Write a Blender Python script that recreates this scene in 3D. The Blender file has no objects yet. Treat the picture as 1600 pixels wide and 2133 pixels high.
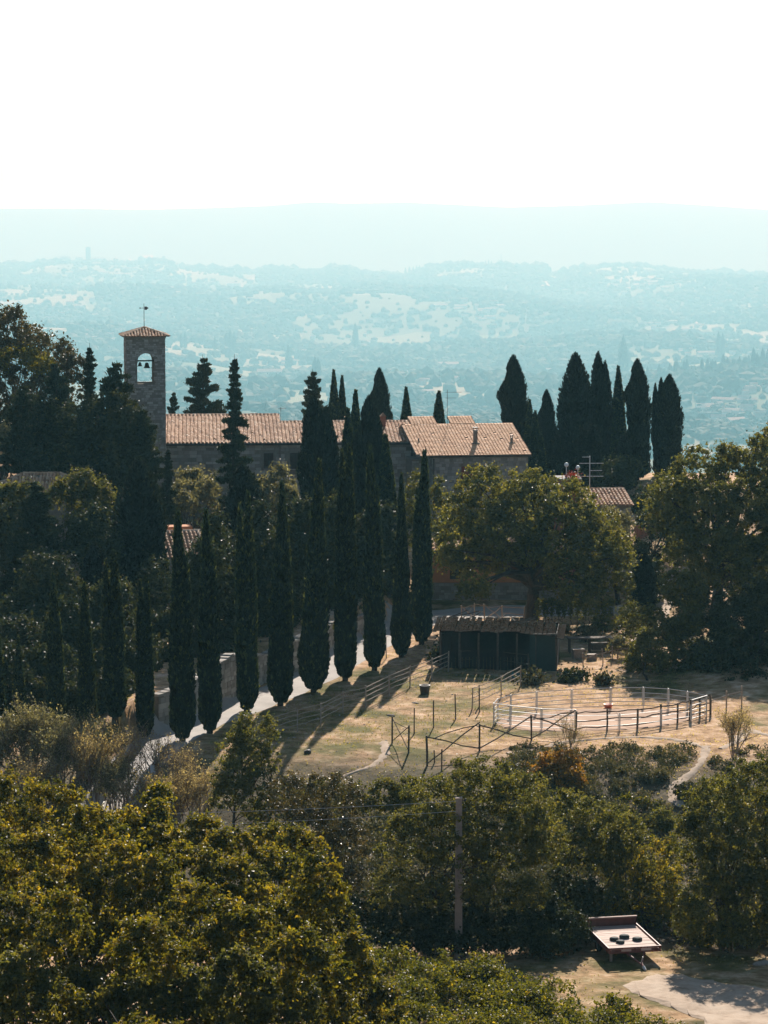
import bpy, math, random
import numpy as np
from mathutils import Vector, Matrix, Euler
R = math.radians
rnd = random.Random(7)
# ------------------------------------------------------------------ camera, sky, sun, exposure
scene = bpy.context.scene
CAMZ, F, CX, CY, HOR = 27.0, 5500.0, 800.0, 1066.5, 450.0
PITCH = math.atan((CY - HOR) / F)
cam = bpy.data.cameras.new("camera"); cam.sensor_fit = 'HORIZONTAL'; cam.sensor_width = 24.0
cam.lens = F / 1600.0 * 24.0; cam.clip_start = 1.0; cam.clip_end = 80000.0
camo = bpy.data.objects.new("camera", cam); scene.collection.objects.link(camo)
camo.location = (0, 0, CAMZ); camo.rotation_euler = (R(90) - PITCH, 0, 0)
scene.camera = camo
SUN_EL, SUN_AZ = 30.0, 7.5
world = bpy.data.worlds.new("World"); scene.world = world; world.use_nodes = True
wn = world.node_tree.nodes; wl = world.node_tree.links; wn.clear()
sky = wn.new("ShaderNodeTexSky"); sky.sky_type = 'NISHITA'; sky.sun_disc = False
sky.sun_elevation = R(SUN_EL); sky.sun_rotation = R(SUN_AZ); sky.air_density = 0.88; sky.dust_density = 0.6; sky.ozone_density = 1.6
bg = wn.new("ShaderNodeBackground"); bg.inputs[1].default_value = 0.064
wo = wn.new("ShaderNodeOutputWorld"); wl.new(sky.outputs[0], bg.inputs[0]); wl.new(bg.outputs[0], wo.inputs[0])
sl = bpy.data.lights.new("sun", 'SUN'); sl.energy = 5.0; sl.angle = R(0.5); sl.color = (1.0, 0.93, 0.84)
so = bpy.data.objects.new("sun", sl); scene.collection.objects.link(so)
sd = Vector((math.sin(R(SUN_AZ)) * math.cos(R(SUN_EL)), math.cos(R(SUN_AZ)) * math.cos(R(SUN_EL)), math.sin(R(SUN_EL))))
so.rotation_euler = sd.to_track_quat('Z', 'Y').to_euler(); so.location = (20, 60, 90)
vs = scene.view_settings; vs.view_transform = 'Standard'; vs.look = 'None'; vs.gamma = 1.0; vs.exposure = 0.73; vs.use_curve_mapping = False
scene.render.engine = 'CYCLES'
cy = scene.cycles; cy.max_bounces = 6; cy.diffuse_bounces = 3; cy.glossy_bounces = 2; cy.transmission_bounces = 4; cy.volume_bounces = 0
cy.transparent_max_bounces = 8; cy.use_denoising = True; cy.sample_clamp_indirect = 4.0
HAZE_DENSITY, HAZE_COLOR, HAZE_G = 1.18e-4, (0.37, 0.85, 1.0), 0.155

# ------------------------------------------------------------------ picture geometry -> world metres
cp, sp = math.cos(PITCH), math.sin(PITCH)
def ray(px, py):
    x, y, z = (px - CX) / F, 1.0, (CY - py) / F
    return np.array([x, y * cp + z * sp, -y * sp + z * cp])
def at(px, py, Y):
    d = ray(px, py); return Vector((d[0] / d[1] * Y, Y, CAMZ + d[2] / d[1] * Y))
def mpp(Y): return Y / F            # metres per photo pixel at depth Y
# ------------------------------------------------------------------ noise
def _h(ix, iy, s):
    n = (ix.astype(np.int64) * 374761393 + iy.astype(np.int64) * 668265263 + s * 1442695041) & 0x7fffffff
    n = ((n ^ (n >> 13)) * 1274126177) & 0x7fffffff
    return ((n ^ (n >> 16)) & 0xffff) / 65535.0
def vnoise(x, y, s=0):
    x = np.asarray(x, float); y = np.asarray(y, float)
    ix = np.floor(x); iy = np.floor(y); fx = x - ix; fy = y - iy
    fx = fx * fx * (3 - 2 * fx); fy = fy * fy * (3 - 2 * fy)
    a = _h(ix, iy, s); b = _h(ix + 1, iy, s); c = _h(ix, iy + 1, s); d = _h(ix + 1, iy + 1, s)
    return (a * (1 - fx) + b * fx) * (1 - fy) + (c * (1 - fx) + d * fx) * fy
def fbm(x, y, s=0, o=4):
    t = 0; a = .5; n = 0
    for i in range(o): t = t + a * vnoise(x * 2 ** i, y * 2 ** i, s + i * 17); n += a; a *= .5
    return t / n
def sm(x, a, b):
    t = np.clip((x - a) / (b - a), 0, 1); return t * t * (3 - 2 * t)
# ------------------------------------------------------------------ terrain
YK = [-30, 0, 20, 40, 60, 70, 80, 88, 94, 100, 112, 120, 131, 150, 165, 182, 192, 202, 214, 232, 262, 330, 900, 3400, 5880, 7840, 10360, 13000, 16000]
ZK = [27, 25.2, 17.5, 10.5, 4, 1.0, -.8, -1.25, -1.5, -1.8, -2.1, -1.8, 0, 0, .1, .0, 1.2, 3.0, 4.2, 3.4, -2, -16, -150, -380, -417, -420, -414, -392, -361]
CREST = [(-400,556),(0,552),(60,553),(120,546),(183,545),(260,549),(340,545),(380,556),(440,562),(520,568),(560,561),(640,565),(700,563),(780,570),(850,573),(890,560),(950,555),(1050,553),(1130,556),(1152,582),(1180,563),(1240,556),(1280,551),(1330,552),(1400,562),(1500,571),(1600,571),(2000,575)]
FCREST = [(-600,438),(0,435),(100,434),(300,437),(450,433),(560,429),(650,421),(720,424),(850,422),(950,427),(1060,432),(1200,428),(1350,421),(1450,427),(1600,437),(2200,440)]
WALLB = [(330,1516),(405,1494),(480,1456),(549,1417),(622,1394),(691,1356),(755,1320),(800,1292)]   # foot of retaining wall
def gz0(px, py, z):      # ground point for a photo pixel at height z
    d = ray(px, py); t = (z - CAMZ) / d[2]; return Vector((d[0] * t, d[1] * t, z))
WALLP = np.array([gz0(a, b, .2)[:2] for a, b in WALLB])
def polydist(x, y, P):
    best = np.full(np.shape(x), 1e9); side = np.zeros(np.shape(x))
    for i in range(len(P) - 1):
        a, b = P[i], P[i + 1]; ab = b - a; L = ab @ ab
        t = np.clip(((x - a[0]) * ab[0] + (y - a[1]) * ab[1]) / L, 0, 1)
        dx = x - (a[0] + t * ab[0]); dy = y - (a[1] + t * ab[1]); d = np.hypot(dx, dy)
        s = np.sign(ab[0] * dy - ab[1] * dx); m = d < best
        best = np.where(m, d, best); side = np.where(m, s, side)
    return best * side
def ground(x, y):
    x = np.asarray(x, float); y = np.asarray(y, float)
    z = sum(np.interp(y + o, YK, ZK) for o in (-3, -1.5, 0, 1.5, 3)) / 5
    near = 1 - sm(y, 260, 500)
    # rising wooded ground on the left, shoulder on the right
    z = z + near * 5.0 * sm(-x, 17, 34) * sm(y, 165, 195) + near * 1.2 * sm(x, 14, 24) * sm(y, 138, 165)
    # brush slope: a little lower at the far right, hummocks
    z = z + near * sm(y, 96, 112) * (1 - sm(y, 126, 133)) * (fbm(x * .25, y * .25, 3) - .5) * .9
    z = z + near * (fbm(x * .5, y * .5, 5) - .5) * .16
    # terrace behind the retaining wall
    m = (y > 125) & (y < 215) & (x < 6) & (x > -40)
    d = np.where(m, polydist(x, y, WALLP), -9)
    z = z + 1.9 * sm(d, 0.15, .7) * (1 - sm(y, 178, 192)) * (1 - sm(x, -1.0, 1.5)) * sm(x, -16, -12.5)
    # far valley relief
    far = sm(y, 2400, 4400)
    z = z + far * (1 - sm(y, 18900, 22400)) * ((fbm(x / 1100, y / 2200, 11, 3) - .5) * 300 + (fbm(x / 600, y / 800, 12, 2) - .5) * 22) * (1 - .6 * sm(y, 15400, 18200))
    px = CX + x / np.maximum(y, 1) * F
    cpy = np.interp(px, *zip(*CREST)); fpy = np.interp(px, *zip(*FCREST))
    zc = CAMZ - 18200 * (cpy - HOR) / F
    z = z * (1 - sm(y, 14700, 18200)) + zc * sm(y, 14700, 18200)
    zf = CAMZ - 27300 * (fpy - HOR) / F
    z = np.where(y > 18200, zc * (1 - sm(y, 18200, 21700)) + -600 * sm(y, 18200, 21700), z)
    z = np.where(y > 22400, z + (zf + 600) * sm(y, 22700, 27300), z)
    z = np.where(y > 27300, zf * (1 - sm(y, 27300, 35000)) - 300 * sm(y, 27300, 35000), z)
    return z
def gz(x, y): return float(ground(np.array([x]), np.array([y]))[0])
def onground(px, py):    # where the sight line through a photo pixel meets the ground
    d = ray(px, py); t = np.concatenate([np.arange(60, 400, .1), np.geomspace(400, 34000, 4400)])
    X, Y, Z = d[0] * t, d[1] * t, CAMZ + d[2] * t
    k = np.argmax(Z < ground(X, Y)); return Vector((X[k], Y[k], float(ground(X[k:k+1], Y[k:k+1])[0])))

# ------------------------------------------------------------------ materials
def mat(name):
    m = bpy.data.materials.new(name); m.use_nodes = True; n = m.node_tree.nodes; n.clear(); return m, n, m.node_tree.links
def N(n, t, **k):
    o = n.new(t)
    for a, b in k.items():
        if a.startswith('i'): o.inputs[int(a[1:])].default_value = b
        else: setattr(o, a, b)
    return o
def ramp(n, stops):
    r = n.new("ShaderNodeValToRGB"); e = r.color_ramp.elements
    e[0].position, e[0].color = stops[0][0], (*stops[0][1], 1); e[1].position, e[1].color = stops[-1][0], (*stops[-1][1], 1)
    for p, c in stops[1:-1]: x = e.new(p); x.color = (*c, 1)
    return r
def coords(n, l, scale):
    g = n.new("ShaderNodeNewGeometry"); v = N(n, "ShaderNodeVectorMath", operation='SCALE'); v.inputs[3].default_value = scale
    l.new(g.outputs[0], v.inputs[0]); return v.outputs[0]
def solid(name, stops, rough=.8, scale=3.0, bump=.02, spec=.3, metal=0.0, detail=6, attr=None):
    m, n, l = mat(name); p = N(n, "ShaderNodeBsdfPrincipled"); p.inputs["Roughness"].default_value = rough
    p.inputs["Specular IOR Level"].default_value = spec; p.inputs["Metallic"].default_value = metal
    t = N(n, "ShaderNodeTexNoise"); t.inputs["Scale"].default_value = 1.0; t.inputs["Detail"].default_value = detail; t.inputs["Roughness"].default_value = .65
    l.new(coords(n, l, scale), t.inputs["Vector"]); r = ramp(n, stops)
    if attr:
        a = N(n, "ShaderNodeAttribute", attribute_name=attr); mx = N(n, "ShaderNodeMix"); mx.inputs[0].default_value = .62
        l.new(t.outputs[0], mx.inputs[2]); l.new(a.outputs["Fac"], mx.inputs[3]); l.new(mx.outputs[0], r.inputs[0])
    else: l.new(t.outputs[0], r.inputs[0])
    l.new(r.outputs[0], p.inputs["Base Color"])
    if bump:
        b = N(n, "ShaderNodeBump"); b.inputs["Strength"].default_value = .6; b.inputs["Distance"].default_value = bump
        l.new(t.outputs[0], b.inputs["Height"]); l.new(b.outputs[0], p.inputs["Normal"])
    o = N(n, "ShaderNodeOutputMaterial"); l.new(p.outputs[0], o.inputs[0]); return m
def leafmat(name, stops, trans=.35, rough=.42, spec=.45, tcol=1.25):
    m, n, l = mat(name); a = N(n, "ShaderNodeAttribute", attribute_name="tint")
    oi = N(n, "ShaderNodeObjectInfo"); r = ramp(n, stops); l.new(a.outputs["Fac"], r.inputs[0])
    hs = N(n, "ShaderNodeHueSaturation"); mr = N(n, "ShaderNodeMapRange"); mr.inputs[3].default_value = .82; mr.inputs[4].default_value = 1.18
    l.new(oi.outputs["Random"], mr.inputs[0]); l.new(mr.outputs[0], hs.inputs["Value"]); l.new(r.outputs[0], hs.inputs["Color"])
    p = N(n, "ShaderNodeBsdfPrincipled"); p.inputs["Roughness"].default_value = rough; p.inputs["Specular IOR Level"].default_value = spec
    l.new(hs.outputs[0], p.inputs["Base Color"])
    tr = N(n, "ShaderNodeBsdfTranslucent"); g = N(n, "ShaderNodeVectorMath", operation='MULTIPLY'); g.inputs[1].default_value = (tcol * 1.15, tcol * 1.1, tcol * .55)
    l.new(hs.outputs[0], g.inputs[0]); l.new(g.outputs[0], tr.inputs[0])
    mx = N(n, "ShaderNodeMixShader"); mx.inputs[0].default_value = trans; l.new(p.outputs[0], mx.inputs[1]); l.new(tr.outputs[0], mx.inputs[2])
    o = N(n, "ShaderNodeOutputMaterial"); l.new(mx.outputs[0], o.inputs[0]); return m
M = {}
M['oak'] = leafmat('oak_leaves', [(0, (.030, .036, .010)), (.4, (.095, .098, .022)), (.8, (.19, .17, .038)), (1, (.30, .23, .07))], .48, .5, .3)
M['oakdark'] = leafmat('shade_leaves', [(0, (.016, .022, .009)), (.6, (.042, .050, .017)), (1, (.11, .10, .035))], .28, .6, .2)  # oak leaf colours darkened for foliage standing in shade
M['gold'] = leafmat('golden_green_leaves', [(0, (.028, .034, .006)), (.35, (.092, .094, .012)), (.76, (.24, .19, .018)), (1, (.46, .30, .025))], .5, .48, .35)
M['hedge'] = leafmat('vine_leaves', [(0, (.030, .036, .006)), (.45, (.095, .10, .012)), (.88, (.20, .175, .018)), (1, (.55, .38, .03))], .5, .5, .3)
M['orange'] = leafmat('orange_leaves', [(0, (.09, .07, .014)), (.5, (.22, .13, .016)), (1, (.42, .17, .018))], .42)
M['olive'] = leafmat('olive_leaves', [(0, (.08, .075, .04)), (.6, (.20, .18, .10)), (1, (.46, .41, .26))], .45, .5, .3)
M['brush'] = leafmat('dry_brush_leaves', [(0, (.14, .10, .06)), (.6, (.30, .23, .13)), (1, (.52, .42, .26))], .5, .6, .25)
M['scrub'] = leafmat('scrub_leaves', [(0, (.035, .038, .020)), (.6, (.085, .082, .042)), (1, (.22, .18, .09))], .25, .6, .25)
M['cyp'] = leafmat('cypress_foliage', [(0, (.010, .018, .009)), (.55, (.026, .040, .017)), (1, (.19, .20, .06))], .34, .6, .22)  # lightened, brightest stop stands for sunlit rims of the front row
M['cypback'] = leafmat('old_cypress_foliage', [(0, (.007, .011, .006)), (.7, (.017, .023, .011)), (1, (.060, .058, .024))], .2, .65, .2)  # darker copy of the cypress colours, shade put into the rows behind
M['conifer'] = leafmat('conifer_needles', [(0, (.010, .018, .010)), (.6, (.026, .038, .016)), (1, (.085, .078, .030))], .18, .6, .22)
M['autumn'] = leafmat('bronze_leaves', [(0, (.035, .035, .014)), (.6, (.085, .068, .022)), (1, (.17, .11, .03))], .3)
M['grass'] = leafmat('grass_blades', [(0, (.16, .16, .035)), (.45, (.34, .27, .11)), (1, (.58, .46, .27))], .6, .7, .15, 1.0)
M['fargreen'] = leafmat('far_woodland', [(0, (.018, .034, .016)), (.6, (.052, .072, .032)), (1, (.15, .16, .07))], .2, .8, .1)
M['bark'] = solid('bark', [(.3, (.030, .024, .018)), (.7, (.085, .068, .050))], .95, 6, .03)
M['twig'] = solid('twigs', [(.3, (.17, .12, .09)), (.7, (.34, .255, .20))], .9, 6, 0)
M['stone'] = solid('grey_brown_stone', [(.15, (.19, .17, .14)), (.5, (.34, .31, .265)), (.85, (.48, .44, .38))], .92, 2.2, .02, attr='tint')
M['mortar'] = solid('lime_mortar', [(.3, (.17, .145, .115)), (.7, (.27, .235, .19))], .95, 3, .01)
M['stonegrey'] = solid('blue_grey_stone', [(.15, (.17, .165, .15)), (.5, (.28, .27, .245)), (.85, (.38, .36, .32))], .92, 2.2, .02, attr='tint')
M['tile'] = solid('old_terracotta_tiles', [(.12, (.20, .11, .065)), (.40, (.52, .29, .16)), (.66, (.70, .48, .31)), (.92, (.80, .65, .49))], .85, 1.6, .01, attr='tint')
M['tilenew'] = solid('orange_terracotta_tiles', [(.15, (.44, .23, .12)), (.5, (.70, .40, .21)), (.9, (.80, .54, .34))], .85, 1.0, .008, attr='tint')
M['plaster'] = solid('orange_plaster', [(.3, (.50, .20, .085)), (.7, (.62, .28, .13))], .9, 1.2, .005)
M['redbrick'] = solid('red_brick', [(.3, (.20, .075, .045)), (.7, (.32, .13, .08))], .9, 8, .01)
M['wood'] = solid('weathered_fence_wood', [(.3, (.060, .045, .032)), (.7, (.16, .125, .09))], .9, 9, .01)
M['woodpale'] = solid('pale_sunbleached_wood', [(.3, (.25, .20, .15)), (.7, (.42, .35, .27))], .85, 7, .01)
M['dark'] = solid('dark_shed_boards', [(.3, (.010, .010, .009)), (.7, (.028, .027, .022))], .9, 5, .01)  # board colour lowered to stand for the oak's shade
M['greenmetal'] = solid('dark_green_sheet', [(.3, (.006, .022, .019)), (.7, (.012, .036, .030))], .7, 2, 0, .5)  # green lowered in colour too, for shade on the sheet
M['metal'] = solid('galvanised_steel', [(.3, (.46, .47, .45)), (.7, (.62, .62, .60))], .5, 9, 0, .4, .4)
M['iron'] = solid('dark_iron', [(.3, (.020, .020, .020)), (.7, (.05, .045, .04))], .6, 9, 0, .5)
M['concrete'] = solid('concrete_pole', [(.3, (.26, .20, .16)), (.7, (.40, .32, .26))], .9, 3.0, .01)
M['road'] = solid('pale_worn_asphalt', [(.25, (.30, .275, .24)), (.75, (.46, .42, .37))], .9, .9, .01)
M['dirt'] = solid('pale_trodden_dirt', [(.28, (.24, .165, .105)), (.45, (.40, .30, .21)), (.72, (.52, .41, .30))], .95, 1.7, .06, detail=9)
M['sand'] = solid('arena_sand', [(.25, (.42, .27, .175)), (.75, (.56, .38, .26))], .95, 1.1, .03)
M['redpaint'] = solid('faded_red_paint', [(.3, (.13, .040, .030)), (.7, (.23, .080, .058))], .6, 4, .003, .4)
M['deck'] = solid('pale_deck_boards', [(.3, (.42, .30, .24)), (.7, (.62, .48, .40))], .8, 5, .004, attr='tint')
M['rubber'] = solid('black_rubber', [(.3, (.012, .012, .012)), (.7, (.035, .034, .033))], .7, 9, 0)
M['sack'] = solid('dark_green_sacks', [(.3, (.022, .030, .026)), (.7, (.055, .065, .058))], .8, 9, .01)
M['white'] = solid('white_glass_globe', [(.3, (.78, .77, .74)), (.7, (.84, .83, .80))], .3, 5, 0, .5)
M['glass'] = solid('dark_window_glass', [(.3, (.015, .018, .02)), (.7, (.03, .034, .036))], .15, 2, 0, .5)
M['shutter'] = solid('brown_shutter', [(.3, (.045, .035, .028)), (.7, (.08, .062, .05))], .8, 6, .004)
M['redshutter'] = solid('dark_red_shutter', [(.3, (.13, .03, .022)), (.7, (.20, .05, .035))], .7, 6, .004)
M['bronze'] = solid('bronze_bell', [(.3, (.05, .04, .02)), (.7, (.11, .085, .04))], .5, 6, 0, .5, .8)
M['flower'] = leafmat('red_flowers', [(0, (.04, .07, .02)), (.4, (.35, .03, .015)), (1, (.6, .07, .03))], .3)
M['farwall'] = solid('far_pale_walls', [(.3, (.40, .37, .33)), (.7, (.60, .56, .50))], .9, .05, 0)
M['farroof'] = solid('far_terracotta_roofs', [(.3, (.46, .30, .22)), (.7, (.64, .45, .35))], .9, .05, 0)
M['fartower'] = solid('far_tower_stone', [(.3, (.10, .09, .08)), (.7, (.16, .14, .12))], .9, .05, 0)
M['orangeplastic'] = solid('orange_plastic', [(.3, (.55, .09, .03)), (.7, (.65, .13, .05))], .5, 3, 0, .4)
M['teal'] = solid('teal_tarpaulin', [(.3, (.03, .16, .15)), (.7, (.06, .24, .22))], .5, 3, 0, .4)
M['farfield'] = solid('far_mown_fields', [(.3, (.17, .18, .10)), (.7, (.26, .25, .16))], .95, .012, 0)
M['roofwood'] = solid('grimy_roof_boards', [(.3, (.014, .012, .010)), (.75, (.05, .04, .032))], 1.0, 3, .02, 0.0)  # roof boards darkened in colour where the oak's shade should fall
M['leaflitter'] = leafmat('leaf_litter', [(0, (.02, .016, .01)), (.6, (.07, .05, .03)), (1, (.16, .12, .08))], .1, 1.0, 0.0)
M['rock'] = solid('loose_rock', [(.3, (.20, .17, .14)), (.7, (.42, .37, .31))], .95, 4, .02)
# ------------------------------------------------------------------ object helpers
COL = scene.collection
def mesh_np(name, V, Fc, mats, tint=None, smooth=False, mi=None):
    me = bpy.data.meshes.new(name); V = np.asarray(V, np.float32); Fc = np.asarray(Fc, np.int32); k = Fc.shape[1]
    me.vertices.add(len(V)); me.vertices.foreach_set("co", V.ravel())
    me.loops.add(Fc.size); me.loops.foreach_set("vertex_index", Fc.ravel())
    me.polygons.add(len(Fc)); me.polygons.foreach_set("loop_start", np.arange(len(Fc), dtype=np.int32) * k)
    try: me.polygons.foreach_set("loop_total", np.full(len(Fc), k, np.int32))
    except Exception: pass
    me.polygons.foreach_set("use_smooth", np.full(len(Fc), smooth))
    if mi is not None: me.polygons.foreach_set("material_index", np.asarray(mi, np.int32))
    me.update(calc_edges=True)
    if tint is not None:
        a = me.attributes.new("tint", 'FLOAT', 'FACE'); a.data.foreach_set("value", np.asarray(tint, np.float32))
    for m in (mats if isinstance(mats, (list, tuple)) else [mats]): me.materials.append(m)
    return me
def link(name, me, parent=None, loc=(0, 0, 0), rot=(0, 0, 0), scale=(1, 1, 1), kind=None):
    o = bpy.data.objects.new(name, me); COL.objects.link(o); o.location = loc; o.rotation_euler = rot; o.scale = scale
    if parent: o.parent = parent
    if kind: o['kind'] = kind
    return o
def tag(o, label, cat, group=None, kind=None):
    o['label'] = label; o['category'] = cat
    if group: o['group'] = group
    if kind: o['kind'] = kind
    return o
def thing(name, label, cat, loc=(0, 0, 0), rz=0, group=None, scale=(1, 1, 1)):
    o = bpy.data.objects.new(name, None); COL.objects.link(o); o.location = loc; o.rotation_euler = (0, 0, rz); o.scale = scale
    o.empty_display_size = .3
    return tag(o, label, cat, group)
class MB:
    def __init__(s): s.v = []; s.f = []; s.t = []; s.m = []; s.n = 0
    def add(s, V, Fs, t=None, m=0):
        for f in Fs: s.f.append(tuple(i + s.n for i in f)); s.t.append(rnd.random() if t is None else t); s.m.append(m)
        s.v.extend([tuple(v) for v in V]); s.n += len(V)
    def box(s, x0, y0, z0, x1, y1, z1, t=None, m=0, M4=None):
        V = [(x0,y0,z0),(x1,y0,z0),(x1,y1,z0),(x0,y1,z0),(x0,y0,z1),(x1,y0,z1),(x1,y1,z1),(x0,y1,z1)]
        if M4 is not None: V = [M4 @ Vector(v) for v in V]
        t = rnd.random() if t is None else t
        s.add(V, [(0,3,2,1),(4,5,6,7),(0,1,5,4),(1,2,6,5),(2,3,7,6),(3,0,4,7)], t, m)
    def tube(s, P, rad, n=6, t=None, m=0, caps=True):
        P = [Vector(p) for p in P]; t = rnd.random() if t is None else t
        if not hasattr(rad, '__len__'): rad = [rad] * len(P)
        V = []
        for i, p in enumerate(P):
            d = (P[min(i + 1, len(P) - 1)] - P[max(i - 1, 0)]).normalized()
            a = d.cross(Vector((0, 0, 1))) if abs(d.z) < .95 else d.cross(Vector((1, 0, 0))); a.normalize(); b = d.cross(a)
            V += [p + (a * math.cos(k * 2 * math.pi / n) + b * math.sin(k * 2 * math.pi / n)) * rad[i] for k in range(n)]
        Fs = [(i * n + k, i * n + (k + 1) % n, (i + 1) * n + (k + 1) % n, (i + 1) * n + k) for i in range(len(P) - 1) for k in range(n)]
        if caps: Fs += [tuple(range(n))[::-1], tuple((len(P) - 1) * n + k for k in range(n))]
        s.add(V, Fs, t, m)
    def mesh(s, name, mats, smooth=False):
        me = bpy.data.meshes.new(name); me.from_pydata([tuple(v) for v in s.v], [], s.f)
        a = me.attributes.new("tint", 'FLOAT', 'FACE'); a.data.foreach_set("value", s.t)
        for m in (mats if isinstance(mats, (list, tuple)) else [mats]): me.materials.append(m)
        me.polygons.foreach_set("material_index", s.m)
        if smooth: me.polygons.foreach_set("use_smooth", [True] * len(s.f))
        me.update(); return me
    def build(s, name, mats, parent=None, kind=None, smooth=False, loc=(0, 0, 0)):
        return link(name, s.mesh(name, mats, smooth), parent, loc, kind=kind)
# ------------------------------------------------------------------ foliage generators
def unit(a): return a / np.maximum(np.linalg.norm(a, axis=1, keepdims=True), 1e-9)
def quads(C, T, Nn, L, W, fold=.25):
    """leaf quads: centre C, long axis T, normal-ish Nn, length L, width W, folded along the midrib"""
    T = unit(T); B = unit(np.cross(Nn, T)); Nn = np.cross(T, B); L = L[:, None]; W = W[:, None]
    V = np.stack([C - T * L / 2, C + B * W / 2 + Nn * W * fold, C + T * L / 2, C - B * W / 2 + Nn * W * fold], 1)
    return V.reshape(-1, 3)
def leafmesh(name, C, T, Nn, L, W, tint, m, extra=None):
    V = quads(C, T, Nn, L, W); n = len(C); Fc = np.arange(4 * n).reshape(n, 4); t = tint
    if extra is not None:
        ev, ef, et = extra; Fc = np.vstack([Fc, ef + len(V)]); V = np.vstack([V, ev]); t = np.concatenate([t, et])
    return mesh_np(name, V, Fc, m, t)
def rs(n, g): return g.normal(size=(n, 3))
def inball(n, g, p=.45):
    return unit(rs(n, g)) * (g.random(n) ** p)[:, None]
def crown_leaves(lobes, n, size, g, clump=.115, up=.35, density=None, droop=0.0):
    """lobes: list of (centre(3), radii(3)). Each lobe is filled with leaf clumps."""
    vol = np.array([(r[0] * r[1] * r[2]) ** (2 / 3) for c, r in lobes]); cnt = np.maximum((n * vol / vol.sum()).astype(int), 30)
    Cs, Ns, tn = [], [], []; cl = []
    for (c, r), k in zip(lobes, cnt):
        c = np.array(c); r = np.array(r); nc = max(14, int(.55 / clump ** 2 * 1.5 * (1 + .3 * g.random())))
        d = unit(rs(nc, g)); d[:, 2] = np.where(d[:, 2] < -.8, -d[:, 2], d[:, 2])
        rad = .42 + .60 * g.random(nc) ** .6; cc = c + d * rad[:, None] * r
        cr = (clump * (.7 + 1.0 * g.random(nc)))[:, None] * (.35 + .65 * r.mean()) * np.array([1.1, 1.1, .75])
        w = (cr[:, 0] ** 2); pick = g.choice(nc, size=k, p=w / w.sum())
        off = inball(k, g, .5); P = cc[pick] + off * cr[pick]
        nn = unit(off + d[pick] * .6 + np.array([0, 0, up])); P[:, 2] -= droop * (off[:, 0] ** 2 + off[:, 1] ** 2)
        Cs.append(P); Ns.append(nn); cl.append((cc, cr)); tb = .5 * g.random(nc)[pick] + .5 * g.random(k); tn.append(tb)
    C = np.vstack(Cs); Nn = np.vstack(Ns); t = np.concatenate(tn); m = len(C)
    size = size * 1.25
    # stray sprigs beyond the clumps
    C = C + rs(m, g) * size * 1.1 * (g.random(m) < .35)[:, None]
    Nn = unit(Nn + rs(m, g) * .55); T = np.cross(Nn, rs(m, g)); T[:, 2] += .15
    L = size * (.6 + .8 * g.random(m)); return C, T, Nn, L, L * (.5 + .25 * g.random(m)), t, cl
def limbs(base, lobes, cl, r0, g, nlimb=16, trunks=1, lean=0.0, fork=.35):
    b = MB(); base = Vector(base); ctr = Vector(np.mean([np.array(c) for c, r in lobes], axis=0))
    allc = [Vector(c) for cc, cr in cl for c in cc[:: max(1, len(cc) * len(cl) // nlimb)]]
    for k in range(trunks):
        o = Vector((g.normal() * .5, g.normal() * .4, 0)) if trunks > 1 else Vector((0, 0, 0))
        bb = base + o; top = base.lerp(ctr, .75) + o * 2.0; mid = bb.lerp(top, fork) + Vector((g.normal() * .15 + lean, g.normal() * .1, 0))
        rr = r0 / (trunks ** .5)
        b.tube([bb - Vector((0, 0, .3)), bb.lerp(mid, .5) + Vector((g.normal() * .06, 0, 0)), mid, mid.lerp(top, .5), top], [rr * 1.35, rr, rr * .85, rr * .6, rr * .3], 8)
        for c in allc[k::trunks]:
            s = mid.lerp(top, .1 + .8 * g.random()); m1 = s.lerp(c, .5) + Vector((g.normal() * .3, g.normal() * .3, .25 + g.random() * .3))
            b.tube([s, m1, c], [rr * .38, rr * .2, rr * .06], 5, caps=False)
    return b.mesh('limbs', M['bark'])
def broadleaf(name, label, cat, px, py_base, Y, lobes, n, leaf, m, seed, trunk=.25, trunks=1, group=None, depth=.8, clump=.115, nlimb=16, zb=None, lean=0, fork=.35, zc=None, slope=.7, fill=None):
    """lobes in photo pixels (px, py, half width, half height) placed at depth Y"""
    g = np.random.default_rng(seed); b = at(px, py_base, Y); z0 = gz(b.x, Y) if zb is None else zb; o = Vector((b.x, Y, z0)); s = mpp(Y)
    L3 = []
    tpy = min(q[1] - q[3] for q in lobes)
    for i, q in enumerate(lobes):
        if zc is not None: dd = ray(q[0], q[1] - q[3] * .5); s = mpp((zc + g.normal() * .7 - CAMZ) / dd[2] * dd[1]); YY = s * F
        else: YY = Y + (q[4] if len(q) > 4 else g.normal() * .6) - (q[1] - q[3] - tpy) * s * slope
        if fill is not False and (n > 15000 or fill):
            bk = at(q[0], q[1] + (q[3] * .08 if zc is None else 0), YY + (2.2 if zc is None else .4)); 
            if zc is not None: bk.z -= 2.4
            L3.append((np.array(bk - o), np.array([q[2] * s * .95, q[2] * s * .6, q[3] * s * .9])))
        p = at(q[0], q[1], YY); L3.append((np.array(p - o), np.array([q[2] * s, (q[2] + q[3]) * .5 * s * depth, q[3] * s * 1.13])))
    C, T, Nn, L, W, t, cl = crown_leaves(L3, n, leaf, g, clump)
    e = thing(name, label, cat, o, group=group)
    link('crown', leafmesh('crown', C, T, Nn, L, W, t, M[m]), e)
    link('trunk', limbs((0, 0, 0), L3, cl, trunk, g, nlimb, trunks, lean, fork), e); return e
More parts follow.
